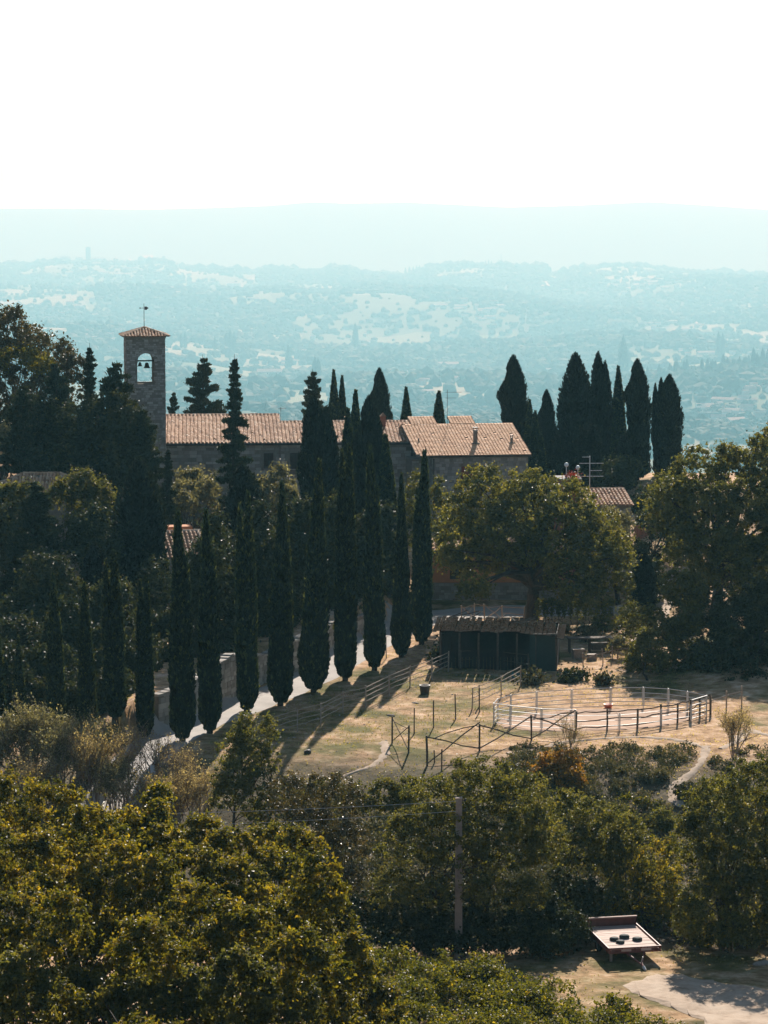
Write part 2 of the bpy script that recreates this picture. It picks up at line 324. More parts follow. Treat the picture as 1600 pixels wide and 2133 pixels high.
# cypress: a dense column of upright sprays round a dark core
PW = 1.3
def cyp_r(t, a=.22):
    return np.minimum(1, .52 + .48 * sm(t, 0, .06)) * np.where(t < a, 1, np.maximum(0, 1 - ((t - a) / (1 - a)) ** PW) ** .92)
def cypress_mesh(H, Rr, leaders, n, seed, rough=.16, m='cyp', a=.22, spray=.30, z0=.30):
    g = np.random.default_rng(seed); Cs, Ts, Ns = [], [], []; ev, ef = [], []; nv = 0
    w = np.array([q[2] for q in leaders]); w = w / w.sum()
    for q, wk in zip(leaders, w):
        dx, top, rk, dy = q[0], q[1], q[2], (q[3] if len(q) > 3 else 0.0); k = int(n * wk); Hk = (H - z0) * top
        t = np.linspace(0, 1, 400); pr = cyp_r(t, a) + .04; cdf = np.cumsum(pr); tt = np.interp(g.random(k) * cdf[-1], cdf, t)
        th = g.random(k) * 2 * math.pi
        lob = vnoise(th * 1.6 + np.sin(th) * 2, tt * H * .55, seed) * .65 + vnoise(th * 4, tt * H * 1.8, seed + 5) * .35
        rr = Rr * rk * cyp_r(tt, a) * (1 - rough * 1.2 + rough * 2.2 * lob) * (.80 + .24 * g.random(k)) + .02
        ax = dx * Rr * (.25 + .75 * sm(tt, .1, .8)); ay = dy * Rr
        C = np.stack([ax + rr * np.cos(th), ay + rr * np.sin(th), z0 + tt * Hk], 1)
        out = np.stack([np.cos(th), np.sin(th), 0 * th], 1)
        T = np.array([0, 0, 1.0]) + out * (.10 + .55 * g.random(k))[:, None] + rs(k, g) * .16
        Cs.append(C); Ts.append(T); Ns.append(out + rs(k, g) * .55)
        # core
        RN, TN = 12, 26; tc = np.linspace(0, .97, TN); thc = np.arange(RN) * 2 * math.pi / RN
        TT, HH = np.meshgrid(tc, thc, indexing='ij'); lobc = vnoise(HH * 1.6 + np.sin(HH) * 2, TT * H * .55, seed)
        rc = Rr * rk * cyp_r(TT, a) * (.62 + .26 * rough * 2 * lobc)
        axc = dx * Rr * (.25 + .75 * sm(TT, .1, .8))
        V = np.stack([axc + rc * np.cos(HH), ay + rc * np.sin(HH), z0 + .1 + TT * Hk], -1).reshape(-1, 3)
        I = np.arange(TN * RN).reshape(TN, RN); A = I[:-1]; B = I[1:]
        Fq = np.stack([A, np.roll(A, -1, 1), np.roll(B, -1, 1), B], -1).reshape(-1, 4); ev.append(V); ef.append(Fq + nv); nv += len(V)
    C = np.vstack(Cs); T = np.vstack(Ts); Nn = np.vstack(Ns); k = len(C); L = spray * (.55 + .9 * g.random(k)); ef = np.vstack(ef)
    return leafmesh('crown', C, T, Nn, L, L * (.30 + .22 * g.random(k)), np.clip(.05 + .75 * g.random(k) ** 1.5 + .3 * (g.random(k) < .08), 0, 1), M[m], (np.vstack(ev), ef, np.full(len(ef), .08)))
def trunk_mesh(r, h, seed=1):
    b = MB(); q = random.Random(seed); b.tube([(0, 0, -.4), (q.uniform(-.04, .04), 0, h * .3), (0, q.uniform(-.04, .04), h * .65), (0, 0, h)], [r * 1.3, r, r * .7, r * .2], 8); return b.mesh('trunk', M['bark'])
# conifer: whorls of branches carrying flat pads of needles
def conifer_mesh(H, Rr, n, seed, zlow=.12, gap=.55, droop=.15, shape=.75, pad=.5, needle=.22, upt=.25, nb=5):
    g = np.random.default_rng(seed); tb = MB(); Cs, Ts, Ns, tn = [], [], [], []; br = []
    tb.tube([(0, 0, -.4), (g.normal() * .1, 0, H * .35), (g.normal() * .15, 0, H * .7), (0, 0, H)], [Rr * .085, Rr * .065, Rr * .04, .015], 7)
    z = H * zlow
    while z < H * .985:
        t = (z / H - zlow) / (1 - zlow); Lb = Rr * (max(1 - t, .0) ** shape) * min(1, .55 + t * 3) + .07
        for k in range(nb if t < .9 else 3):
            th = g.random() * 6.283; L = Lb * (.35 + .85 * g.random()); up = upt * (1 - .3 * t) * L * (.4 + g.random()); 
            p0 = np.array([0, 0, z]); p2 = np.array([math.cos(th) * L, math.sin(th) * L, z + up - droop * L]); p1 = (p0 + p2) / 2 + np.array([0, 0, L * .12])
            br.append((p0, p1, p2, L, t)); tb.tube([p0, p1, p2], [.012 + L * .012, .010 + L * .008, .006], 4, caps=False)
        z += gap * (1 - .45 * t) * (.7 + .6 * g.random())
    w = np.array([b[3] ** 1.5 + .15 for b in br]); w /= w.sum(); pick = g.choice(len(br), size=n, p=w)
    P0 = np.array([b[0] for b in br])[pick]; P1 = np.array([b[1] for b in br])[pick]; P2 = np.array([b[2] for b in br])[pick]; LL = np.array([b[3] for b in br])[pick]
    s = (.18 + .85 * g.random(n) ** .7)[:, None]; P = (1 - s) ** 2 * P0 + 2 * s * (1 - s) * P1 + s * s * P2
    # sub-clumps along each branch
    sc = np.round(s * 4) / 4; wv = (pad * (.3 + .5 * np.sqrt(LL)))[:, None]
    P = P + rs(n, g) * wv * np.array([.42, .42, .17]) * (1.15 - .55 * s); out = unit(P2 - P0)
    T = out * .8 + np.array([0, 0, .45]) + rs(n, g) * .45; Nn = np.array([0, 0, 1.0]) + rs(n, g) * .6; L = needle * 1.35 * (.6 + .8 * g.random(n))
    tint = np.clip(.6 * g.random(n) + .4 * (s[:, 0] - .3), 0, 1)
    return leafmesh('crown', P, T, Nn, L, L * .42, tint, M['conifer']), tb.mesh('trunk', M['bark'])
# half-bare twiggy shrub
def twig_mesh(H, W, seed, stems=9, depth=4, leaves=1500, m='brush', r0=.045, leaf=.09, spread=.55):
    q = random.Random(seed); g = np.random.default_rng(seed); b = MB(); tips = []
    def grow(p, d, L, r, k):
        d = d.normalized(); mid = p + d * L * .5 + Vector((q.gauss(0, .05), q.gauss(0, .05), 0)) * L; e = p + d * L + Vector((q.gauss(0, .08), q.gauss(0, .08), .03)) * L
        b.tube([p, mid, e], [r, r * .8, r * .6], 4 if k > 1 else 3, caps=False)
        if k <= 2: tips.append((p, e))
        if k > 0:
            for _ in range(3 if k > 1 else 4):
                s = .35 + .65 * q.random(); grow(p.lerp(e, s), d + Vector((q.gauss(0, .42), q.gauss(0, .42), q.gauss(.12, .25))), L * (.55 + .25 * q.random()), r * .55, k - 1)
    for i in range(stems):
        a = q.random() * 6.283; t = q.random() * spread
        grow(Vector((math.cos(a) * t * W * .25, math.sin(a) * t * W * .25, -.1)), Vector((math.cos(a) * t * W / H * 1.1, math.sin(a) * t * W / H * 1.1, 1)), H * (.38 + .12 * q.random()), r0, depth - 1)
    A = np.array([t[0] for t in tips]); B = np.array([t[1] for t in tips]); k = g.integers(0, len(tips), leaves); s = g.random(leaves)[:, None]
    P = A[k] * (1 - s) + B[k] * s + rs(leaves, g) * .10; Nn = rs(leaves, g) + np.array([0, 0, .4]); L = leaf * (.6 + .8 * g.random(leaves))
    return leafmesh('foliage', P, rs(leaves, g), Nn, L, L * .5, g.random(leaves), M[m]), b.mesh('branches', M['twig'])

# ------------------------------------------------------------------ ground sheet
def ground_sheet():
    ys = list(np.arange(-30, 90, 3.0)) + list(np.arange(90, 190, .5)) + list(np.arange(190, 330, 1.5)) + list(np.geomspace(330, 36500, 360))
    ys = np.array(ys); u = np.linspace(-1, 1, 261); W = np.where(ys < 260, 46 + 0 * ys, 46 + (ys - 260) * .235)
    X = u[None, :] * W[:, None]; Y = np.repeat(ys[:, None], len(u), 1); Z = ground(X, Y)
    V = np.stack([X, Y, Z], -1).reshape(-1, 3); I = np.arange(X.size).reshape(X.shape)
    Fc = np.stack([I[:-1, :-1], I[:-1, 1:], I[1:, 1:], I[1:, :-1]], -1).reshape(-1, 4)
    m, n, l = mat('ground'); me = mesh_np('ground', V, Fc, m, smooth=True)
    x, y = V[:, 0], V[:, 1]
    wood = fbm(x / 500, y / 1150, 41, 3) * .8 + fbm(x / 150, y / 280, 42, 2) * .2
    for nm, val in (('far', sm(y, 240, 420)), ('wood', np.maximum(sm(wood, .47, .52), sm(y, 18900, 21000))),
                    ('green', np.clip(sm(fbm(x * .13, y * .10, 23, 3), .46, .62) + 1.1 * np.exp(-((x - .5) / 4) ** 2 - ((y - 128) / 6) ** 2) + .8 * np.exp(-((x - 9) / 5) ** 2 - ((y - 102) / 3.5) ** 2), 0, 1)), ('litter', np.maximum(1 - sm(y, 89, 92), sm(y, 102, 103) * (1 - sm(y, 110, 113)))), ('scrubzone', sm(y, 100, 106) * (1 - sm(y, 127, 133)))):
        a = me.attributes.new(nm, 'FLOAT', 'POINT'); a.data.foreach_set("value", val.astype(np.float32))
    def A(nm): return N(n, "ShaderNodeAttribute", attribute_name=nm).outputs["Fac"]
    def noise(s, d=6, rr=.6):
        t = N(n, "ShaderNodeTexNoise"); t.inputs["Scale"].default_value = 1; t.inputs["Detail"].default_value = d; t.inputs["Roughness"].default_value = rr
        l.new(coords(n, l, s), t.inputs["Vector"]); return t.outputs[0]
    def mixc(f, a, b):
        x_ = N(n, "ShaderNodeMix", data_type='RGBA'); l.new(f, x_.inputs[0]); l.new(a, x_.inputs[6]); l.new(b, x_.inputs[7]); return x_.outputs[2]
    def rc(src, st): r = ramp(n, st); l.new(src, r.inputs[0]); return r.outputs[0]
    n1 = noise(1.2, 8, .7); n2 = noise(.35, 4); n3 = noise(5, 4, .7)
    dry = rc(n1, [(.32, (.19, .11, .052)), (.50, (.46, .285, .15)), (.66, (.72, .52, .35))])
    grn = rc(n1, [(.30, (.07, .065, .018)), (.55, (.15, .135, .04)), (.75, (.30, .23, .10))])
    fg = N(n, "ShaderNodeMath", operation='MULTIPLY'); l.new(A('green'), fg.inputs[0]); l.new(rc(n2, [(.38, (0, 0, 0)), (.60, (1, 1, 1))]), fg.inputs[1])
    near = mixc(fg.outputs[0], dry, grn)
    scr = rc(n1, [(.32, (.05, .042, .022)), (.55, (.12, .095, .055)), (.74, (.30, .23, .155))]); near = mixc(A('scrubzone'), near, scr)
    lit = rc(n1, [(.32, (.022, .018, .012)), (.60, (.06, .045, .028)), (.80, (.14, .10, .06))]); near = mixc(A('litter'), near, lit)  # tree floor darkened: leaf litter plus shade painted into the gaps
    v = N(n, "ShaderNodeTexVoronoi"); v.inputs["Scale"].default_value = 1; v.inputs["Randomness"].default_value = .9
    mp = N(n, "ShaderNodeVectorMath", operation='MULTIPLY'); mp.inputs[1].default_value = (1 / 360, 1 / 600, 0); gg = n.new("ShaderNodeNewGeometry"); l.new(gg.outputs[0], mp.inputs[0]); l.new(mp.outputs[0], v.inputs["Vector"])
    sx = N(n, "ShaderNodeSeparateColor"); l.new(v.outputs["Color"], sx.inputs[0])
    fld = rc(sx.outputs[0], [(.1, (.08, .11, .045)), (.35, (.14, .16, .075)), (.6, (.21, .22, .11)), (.85, (.29, .27, .17))])
    wd = rc(noise(.02, 5, .7), [(.3, (.030, .045, .022)), (.7, (.085, .10, .05))])
    farc = mixc(A('wood'), fld, wd); fn = noise(.006, 5, .65)
    farc2 = N(n, "ShaderNodeMix", data_type='RGBA', blend_type='MULTIPLY'); farc2.inputs[0].default_value = .7; l.new(farc, farc2.inputs[6]); l.new(rc(fn, [(.3, (.55, .6, .5)), (.7, (1.2, 1.15, 1.1))]), farc2.inputs[7])
    col = mixc(A('far'), near, farc2.outputs[2])
    p = N(n, "ShaderNodeBsdfPrincipled"); p.inputs["Roughness"].default_value = .95; p.inputs["Specular IOR Level"].default_value = .1; l.new(col, p.inputs["Base Color"])
    b = N(n, "ShaderNodeBump"); b.inputs["Strength"].default_value = .9; b.inputs["Distance"].default_value = .12; l.new(n1, b.inputs["Height"])
    b2 = N(n, "ShaderNodeBump"); b2.inputs["Strength"].default_value = .7; b2.inputs["Distance"].default_value = .05; l.new(n3, b2.inputs["Height"]); l.new(b.outputs[0], b2.inputs["Normal"]); l.new(b2.outputs[0], p.inputs["Normal"])
    o = N(n, "ShaderNodeOutputMaterial"); l.new(p.outputs[0], o.inputs[0])
    link('ground', me, kind='structure')
ground_sheet()
# haze: one closed box of even air round camera and scene
hb = MB(); hb.box(-9500, -60, -660, 9500, 37000, 230)
hm, hn, hl = mat('haze_air'); pv = N(hn, "ShaderNodeVolumePrincipled"); pv.inputs["Density"].default_value = HAZE_DENSITY
pv.inputs["Color"].default_value = (*HAZE_COLOR, 1); pv.inputs["Absorption Color"].default_value = (1, 1, 1, 1); pv.inputs["Anisotropy"].default_value = HAZE_G
ho = N(hn, "ShaderNodeOutputMaterial"); hl.new(pv.outputs[0], ho.inputs[1]); hb.build('haze', hm, kind='stuff')
# strips and sheets laid on the ground
def strip(name, P, w, m, lift=.05, jit=0.0, step=.5, kind='structure', nw=4, seed=3):
    q = random.Random(seed); P = [Vector(p[:2]) for p in P]; w = w if hasattr(w, '__len__') else [w] * len(P); pts = []
    for i in range(len(P) - 1):
        L = (P[i + 1] - P[i]).length; k = max(1, int(L / step))
        pts += [(P[i].lerp(P[i + 1], j / k), w[i] + (w[i + 1] - w[i]) * j / k) for j in range(k)]
    pts.append((P[-1], w[-1])); V = []
    sp_ = [p for p, _ in pts]
    for _ in range(4): sp_ = [sp_[0]] + [(sp_[i - 1] + sp_[i] * 2 + sp_[i + 1]) / 4 for i in range(1, len(sp_) - 1)] + [sp_[-1]]
    for i, (p, ww) in enumerate(pts):
        p = sp_[i]; d = (sp_[min(i + 1, len(sp_) - 1)] - sp_[max(i - 1, 0)]).normalized(); nn = Vector((-d.y, d.x))
        a, b = ww / 2 * (1 + q.uniform(-jit, jit)), ww / 2 * (1 + q.uniform(-jit, jit))
        for j in range(nw + 1):
            s = -a + (a + b) * j / nw; V.append((p.x + nn.x * s, p.y + nn.y * s))
    A = np.array(V); Z = ground(A[:, 0], A[:, 1]) + lift; e = np.arange(len(A)) % (nw + 1); Z = np.where((e == 0) | (e == nw), Z - lift * .9, Z)
    k = nw + 1; I = np.arange(len(A)).reshape(-1, k); Fc = np.stack([I[:-1, 1:], I[:-1, :-1], I[1:, :-1], I[1:, 1:]], -1).reshape(-1, 4)
    return link(name, mesh_np(name, np.column_stack([A, Z]), Fc, M[m], smooth=True), kind=kind)
def GP(px, py, z=None): return (onground(px, py) if z is None else gz0(px, py, z))
strip('road', [gz0(210,1640,0),gz0(300,1565,.1), gz0(352,1530,.15), gz0(412,1496,.2), gz0(500,1465,.25), gz0(585,1430,.25), gz0(660,1398,.25), gz0(722,1362,.2), gz0(778,1330,.15), gz0(822,1300,.1), gz0(900,1283,.05), gz0(1000,1278,0), gz0(1100,1274,0), gz0(1210,1272,.1), gz0(1330, 1262, .5)], [2.6,2.8,3.0,3.0,3.0,3.0,3.0,3.1,3.6,4.6,5,5,4.8,4.3,4], 'road', .06, .02)
strip('terrace_path', [gz0(380,1330,2.1), gz0(460,1300,2.1), gz0(560,1292,2.1), gz0(640,1285,2.1), gz0(700,1272,2.0), gz0(740,1268,1.6), gz0(790,1274,.6), gz0(815,1290,.3)], [2.5,2.6,2.4,2.4,2.4,2.2,2.5,2.5], 'dirt', .05, .08)
strip('stepped_path', [gz0(1330,1330,.6), gz0(1375,1262,.9), gz0(1388,1225,1.2), gz0(1400,1190,1.8), gz0(1420,1160,2.6)], [1.6,1.5,1.4,1.3,1.2], 'dirt', .08, .2)
def spath(name, pts, w, seed, m='dirt', jit=.45): return strip(name, [onground(*p) for p in pts], w, m, .045, jit, .25, seed=seed)
spath('worn_path', [(1060,1572),(1120,1560),(1180,1545),(1250,1540),(1320,1536),(1385,1538),(1440,1548),(1470,1560)], .38, 5, jit=.8)
spath('slope_path', [(1470,1555),(1466,1580),(1452,1602),(1432,1618),(1408,1634),(1398,1650),(1404,1668),(1424,1682)], [.5,.35,.3,.35,.45,.45,.5,.4], 6)
spath('hillside_path', [(1500,1560),(1530,1548),(1560,1520),(1590,1530),(1640,1545)], [.4,.5,.7,.4,.3], 7)
spath('paddock_path', [(672,1632),(730,1612),(772,1600),(806,1570),(800,1545)], [.3,.25,.3,.4,.5], 8)
def sheet(name, poly, m, lift=.05, step=.4):
    P = [onground(*p) for p in poly]; xs = [p.x for p in P]; ys = [p.y for p in P]
    import bmesh
    bm = bmesh.new(); f = bm.faces.new([bm.verts.new((p.x, p.y, 0)) for p in P])
    for a0, a1, nrm, ax in ((min(xs), max(xs), (1, 0, 0), 0), (min(ys), max(ys), (0, 1, 0), 1)):
        v = a0 + step
        while v < a1:
            co = [0, 0, 0]; co[ax] = v; bmesh.ops.bisect_plane(bm, geom=bm.verts[:] + bm.edges[:] + bm.faces[:], plane_co=co, plane_no=nrm); v += step
    for v in bm.verts: v.co.z = gz(v.co.x, v.co.y) + lift * (.15 if v.is_boundary else 1)
    me = bpy.data.meshes.new(name); bm.normal_update(); bm.to_mesh(me); bm.free(); me.materials.append(M[m]); return link(name, me, kind='structure')
def wob(P, a, seed, k=4):
    q = random.Random(seed); out = []
    for i in range(len(P)):
        p, r = P[i], P[(i + 1) % len(P)]
        for j in range(k): t = j / k; out.append((p[0] + (r[0] - p[0]) * t + q.uniform(-a, a) * 2, p[1] + (r[1] - p[1]) * t + q.uniform(-a, a)))
    return out
sheet('arena_sand', wob([(1032,1509),(1045,1497),(1118,1484),(1191,1479),(1272,1477),(1350,1478),(1410,1481),(1455,1489),(1440,1500),(1377,1514),(1300,1521),(1200,1524),(1110,1524),(1050,1516)], .8, 2, 3), 'sand')
sheet('dirt_track', wob([(1300,2056),(1345,2036),(1400,2028),(1480,2046),(1600,2062),(1700,2046),(1700,2190),(1500,2190),(1462,2128),(1400,2100),(1335,2076)], 3, 4, 4), 'dirt', .06, .5)
# ------------------------------------------------------------------ masonry, roofs
def stones(parent, O, U, Nn, W, H, m, bw=.42, bh=.24, holes=(), seed=1, proud=.03, clip=None, name='stone_blocks'):
    """courses of separate blocks standing proud of a wall; O lower left corner, U along, Nn outward"""
    q = random.Random(seed); b = MB(); O = Vector(O); U = Vector(U).normalized(); Nn = Vector(Nn).normalized(); Z = Vector((0, 0, 1)); z = 0
    while z < H - .05:
        h = min(bh * q.uniform(.75, 1.25), H - z); u = -q.random() * bw
        while u < W:
            w = bw * q.uniform(.55, 1.45); a, c = max(u, 0) + .012, min(u + w, W) - .012; u += w
            if c - a < .05: continue
            mu, mz = (a + c) / 2, z + h / 2
            if any(h0 < c and a < h1 and g0 < z + h and z < g1 for h0, h1, g0, g1 in holes): continue
            if clip and not clip(mu, mz): continue
            p = proud * q.uniform(.3, 1); t = q.random()
            P = [O + U * x + Z * y for x, y in ((a, z + .01), (c, z + .01), (c, z + h - .012), (a, z + h - .012))]
            Q = [v + Nn * p + (U * (.008 if i in (0, 3) else -.008)) for i, v in enumerate(P)]
            b.add(P + Q, [(4,5,6,7),(0,1,5,4),(1,2,6,5),(2,3,7,6),(3,0,4,7)], t)
        z += h
    return b.build(name, m, parent, kind='stuff')
def tiles(parent, O, U, S, W, L, m, pitch=.21, row=.36, seed=1, flat=False, clip=None, name='roof_tiles', miss=.01):
    q = random.Random(seed); b = MB(); O = Vector(O); U = Vector(U).normalized(); S = Vector(S).normalized(); Nn = U.cross(S).normalized(); nc = max(1, round(W / pitch)); p = W / nc
    nr = max(1, round(L / row)); r = L / nr; wave = [q.uniform(-.02, .02) for _ in range(nc)]
    for i in range(nc):
        for j in range(nr):
            u = (i + .5) * p; s = (j + .5) * r
            if clip and not clip(u, s): continue
            if q.random() < miss: continue
            t = min(1, max(0, q.gauss(.5, .22))); u += q.gauss(0, .006) + wave[i] * math.sin(j * .7); s0 = j * r - .03; s1 = (j + 1) * r + .05; h = q.uniform(0, .012)
            if flat:
                w = p * .46; P = [O + U * (u + du) + S * ss + Nn * hh for du, ss, hh in ((-w, s0, .055 + h), (w, s0, .055 + h), (w, s1, .025), (-w, s1, .025), (-w, s0, 0), (w, s0, 0), (w * .9, s0, .055), )]
                b.add(P[:6], [(0,1,2,3),(4,5,1,0),(1,5,2),(4,0,3)], t)
                k = p * .13; Q = [O + U * (u + w + du) + S * ss + Nn * hh for du, ss, hh in ((-k, s0, .05), (0, s0, .10), (k, s0, .05), (-k, s1, .02), (0, s1, .06), (k, s1, .02))]
                b.add(Q, [(0,1,4,3),(1,2,5,4),(0,2,1)], t)
            else:
                V = []
                for ss, rr, hh in ((s0, p * .36, .035 + h), (s1, p * .30, .010)):
                    for k in range(5):
                        a = math.pi * k / 4; V.append(O + U * (u - math.cos(a) * rr) + S * ss + Nn * (hh + math.sin(a) * rr * .95))
                b.add(V, [(k, k + 1, k + 6, k + 5) for k in range(4)] + [(4, 3, 2, 1, 0)], t)
                w = p * .26; V = [O + U * (u + p * .5 + du) + S * ss + Nn * hh for du, ss, hh in ((-w, s0, .03), (0, s0, .012), (w, s0, .03), (-w, s1, .012), (0, s1, -.002), (w, s1, .012))]
                b.add(V, [(0,1,4,3),(1,2,5,4)], max(0, t - .25))
    return b.build(name, m, parent, kind='stuff')
def slab(b, P, th, t=.2):
    """thick quad: P four corners counter-clockwise from above"""
    P = [Vector(p) for p in P]; n = (P[1] - P[0]).cross(P[2] - P[0]).normalized(); Q = [p - n * th for p in P]
    k = len(P); b.add(P + Q, [tuple(range(k)), tuple(range(2 * k - 1, k - 1, -1))] + [(i, i + k, (i + 1) % k + k, (i + 1) % k) for i in range(k)], t)
def ridge(parent, A, B, m, seg=.38, r=.11, seed=2, name='ridge_tiles'):
    q = random.Random(seed); b = MB(); A = Vector(A); B = Vector(B); n = max(2, int((B - A).length / seg)); d = (B - A).normalized(); s = d.cross(Vector((0, 0, 1))).normalized(); up = s.cross(d)
    for i in range(n):
        V = []
        for f, rr in ((i, r * 1.1), (i + 1.12, r * .86)):
            c = A + (B - A) * min(f / n, 1.02) + up * q.uniform(-.01, .015)
            V += [c + s * math.cos(math.pi * k / 5) * rr + up * math.sin(math.pi * k / 5) * rr for k in range(6)]
        b.add(V, [(k, k + 1, k + 7, k + 6) for k in range(5)] + [(5,4,3,2,1,0), (6,7,8,9,10,11)], min(1, max(0, q.gauss(.6, .2))))
    return b.build(name, m, parent, kind='stuff')
def gable(e, x0, x1, ye, yr, ze, zr, yb, m='tile', pitch=.21, row=.36, seed=1, flat=False, ov=.25, oh=.15):
    sl_ = (zr - ze) / (yr - ye); b = MB(); a, c = x0 - oh, x1 + oh; y0 = ye - ov; z0 = ze - ov * sl_ + .12
    zr2 = zr + .12; yb2 = yb + ov; zb = zr2 - (yb2 - yr) * sl_
    slab(b, [(a, y0, z0), (c, y0, z0), (c, yr, zr2), (a, yr, zr2)], .11); slab(b, [(a, yr, zr2), (c, yr, zr2), (c, yb2, zb), (a, yb2, zb)], .11)
    r = b.build('roof', M['mortar'], e); S = (0, yr - y0, zr2 - z0); L = math.hypot(yr - y0, zr2 - z0)
    tiles(r, (a, y0 - .06, z0 + .01), (1, 0, 0), S, c - a, L + .04, M[m], pitch, row, seed, flat)
    S2 = (0, yr - yb2, zr2 - zb); tiles(r, (c, yb2, zb + .01), (-1, 0, 0), S2, c - a, L, M[m], pitch, row * 1.6, seed + 1, flat)
    
    if not flat: ridge(r, (a, yr, zr2 + .03), (c, yr, zr2 + .03), M[m], seed=seed)
    return r
def window(e, x, z, w, h, y=0.0, m='shutter', frame=True, seed=1):
    b = MB(); b.box(x - w / 2, y - .008, z, x + w / 2, y + .02, z + h); o = b.build('window', M['glass'], e)
    b = MB(); b.box(x - w / 2 - .07, y - .07, z - .08, x + w / 2 + .07, y + .02, z - .002); b.build('sill', M['stone'], o)
    b = MB(); b.box(x - w / 2 - .06, y - .05, z + h + .002, x + w / 2 + .06, y + .02, z + h + .10); b.build('lintel', M['stone'], o)
    for i in range(2): p = MB(); p.box(x - w / 2 + i * w / 2 + .012, y - .045, z + .01, x - w / 2 + (i + 1) * w / 2 - .012, y - .010, z + h - .01); p.build('shutter', M[m], o)
def wallbox(e, x0, y0, z0, x1, y1, z1, m='mortar', name='wall', gab=None):
    """wall block; gab=(yr, zr) adds gable tops at both ends"""
    b = MB()
    if gab:
        yr, zr = gab; V = []
        for x in (x0, x1): V += [(x, y0, z0), (x, y1, z0), (x, y1, z1), (x, yr, zr), (x, y0, z1)]
        b.add(V, [(0,1,2,3,4)[::-1], (5,6,7,8,9)] + [(i, i + 5, (i + 1) % 5 + 5, (i + 1) % 5)[::-1] for i in range(5)], .4)
    else: b.box(x0, y0, z0, x1, y1, z1)
    return b.build(name, M[m], e)
def frame_origin(px, Y): p = at(px, 1000, Y); return Vector((p.x, Y, gz(p.x, Y)))
def zl(o, py, Y): return at(0, py, Y).z - o.z        # height above a thing's base of a photo row at depth Y

# ---- church
def church():
    o = frame_origin(196, 205.6); e = thing('church', 'long stone church hall with sunlit old terracotta roof behind the bell tower', 'church', o, R(4))
    W1, W = 14.6, 25.3; ze = zl(o, 924, 206.6); zr = zl(o, 867, 214.9); yr = 8.2; zrB = zr - .42; sl_ = (zr - ze) / yr; yrB = yr - .42 / sl_
    for (x0, x1, yy, zz, sd, nm) in ((0, W1, yr, zr, 3, 'nave_wall'), (W1 + .02, W, yrB, zrB, 4, 'wing_wall')):
        w = wallbox(e, x0, 0, -1.5, x1, 2 * yy, ze, gab=(yy, zz), name=nm)
        stones(w, (x0, 0, -.6), (1, 0, 0), (0, -1, 0), x1 - x0, ze + .55, M['stone'], .50, .26, seed=sd, proud=.035,
               holes=[(15.25 - x0, 16.25 - x0, ze - 2.1 + .6, ze - .65 + .6), (13.2 - x0, 14.1 - x0, ze - 2.0 + .6, ze - .65 + .6)])
        stones(w, (x1, 0, -.6), (0, 1, 0), (1, 0, 0), 2 * yy, ze + .5, M['stone'], .50, .26, seed=sd + 9)
    for x, z, ww, h in ((15.75, ze - 2.0, .80, 1.25), (13.65, ze - 1.95, .72, 1.2)): window(e, x, z, ww, h, 0, 'shutter')
    gable(e, 0, W1, 0, yr, ze, zr, 2 * yr, seed=5, pitch=.30, row=.36, oh=.1); gable(e, W1 + .22, W, 0, yrB, ze, zrB, 2 * yrB, seed=8, pitch=.30, row=.36, oh=.1)
    for i, x in enumerate((W - .35, 17.0)):
        b = MB(); b.tube([(x, -.30, ze - .1), (x, -.08, ze - .45), (x, -.08, -.8)], .05, 6); b.build('downpipe', M['iron'], e)
    b = MB(); b.tube([(-.2, -.36, ze - .02), (W + .1, -.36, ze - .04)], .065, 6); b.build('gutter', M['iron'], e)
    for x, h in ((19.9, .95), (22.75, 1.0)):
        c = MB(); z = ze + 4.2 * sl_; c.box(x, 4.0, z - .3, x + .42, 4.42, z + h); ch = c.build('chimney', M['redbrick'], e)
        c = MB(); c.add([(x - .06, 3.94, z + h + .003), (x + .48, 3.94, z + h + .003), (x + .48, 4.48, z + h + .003), (x - .06, 4.48, z + h + .003), (x + .21, 4.21, z + h + .32)], [(0,1,4),(1,2,4),(2,3,4),(3,0,4),(3,2,1,0)]); c.build('chimney_cap', M['tile'], ch)
church()
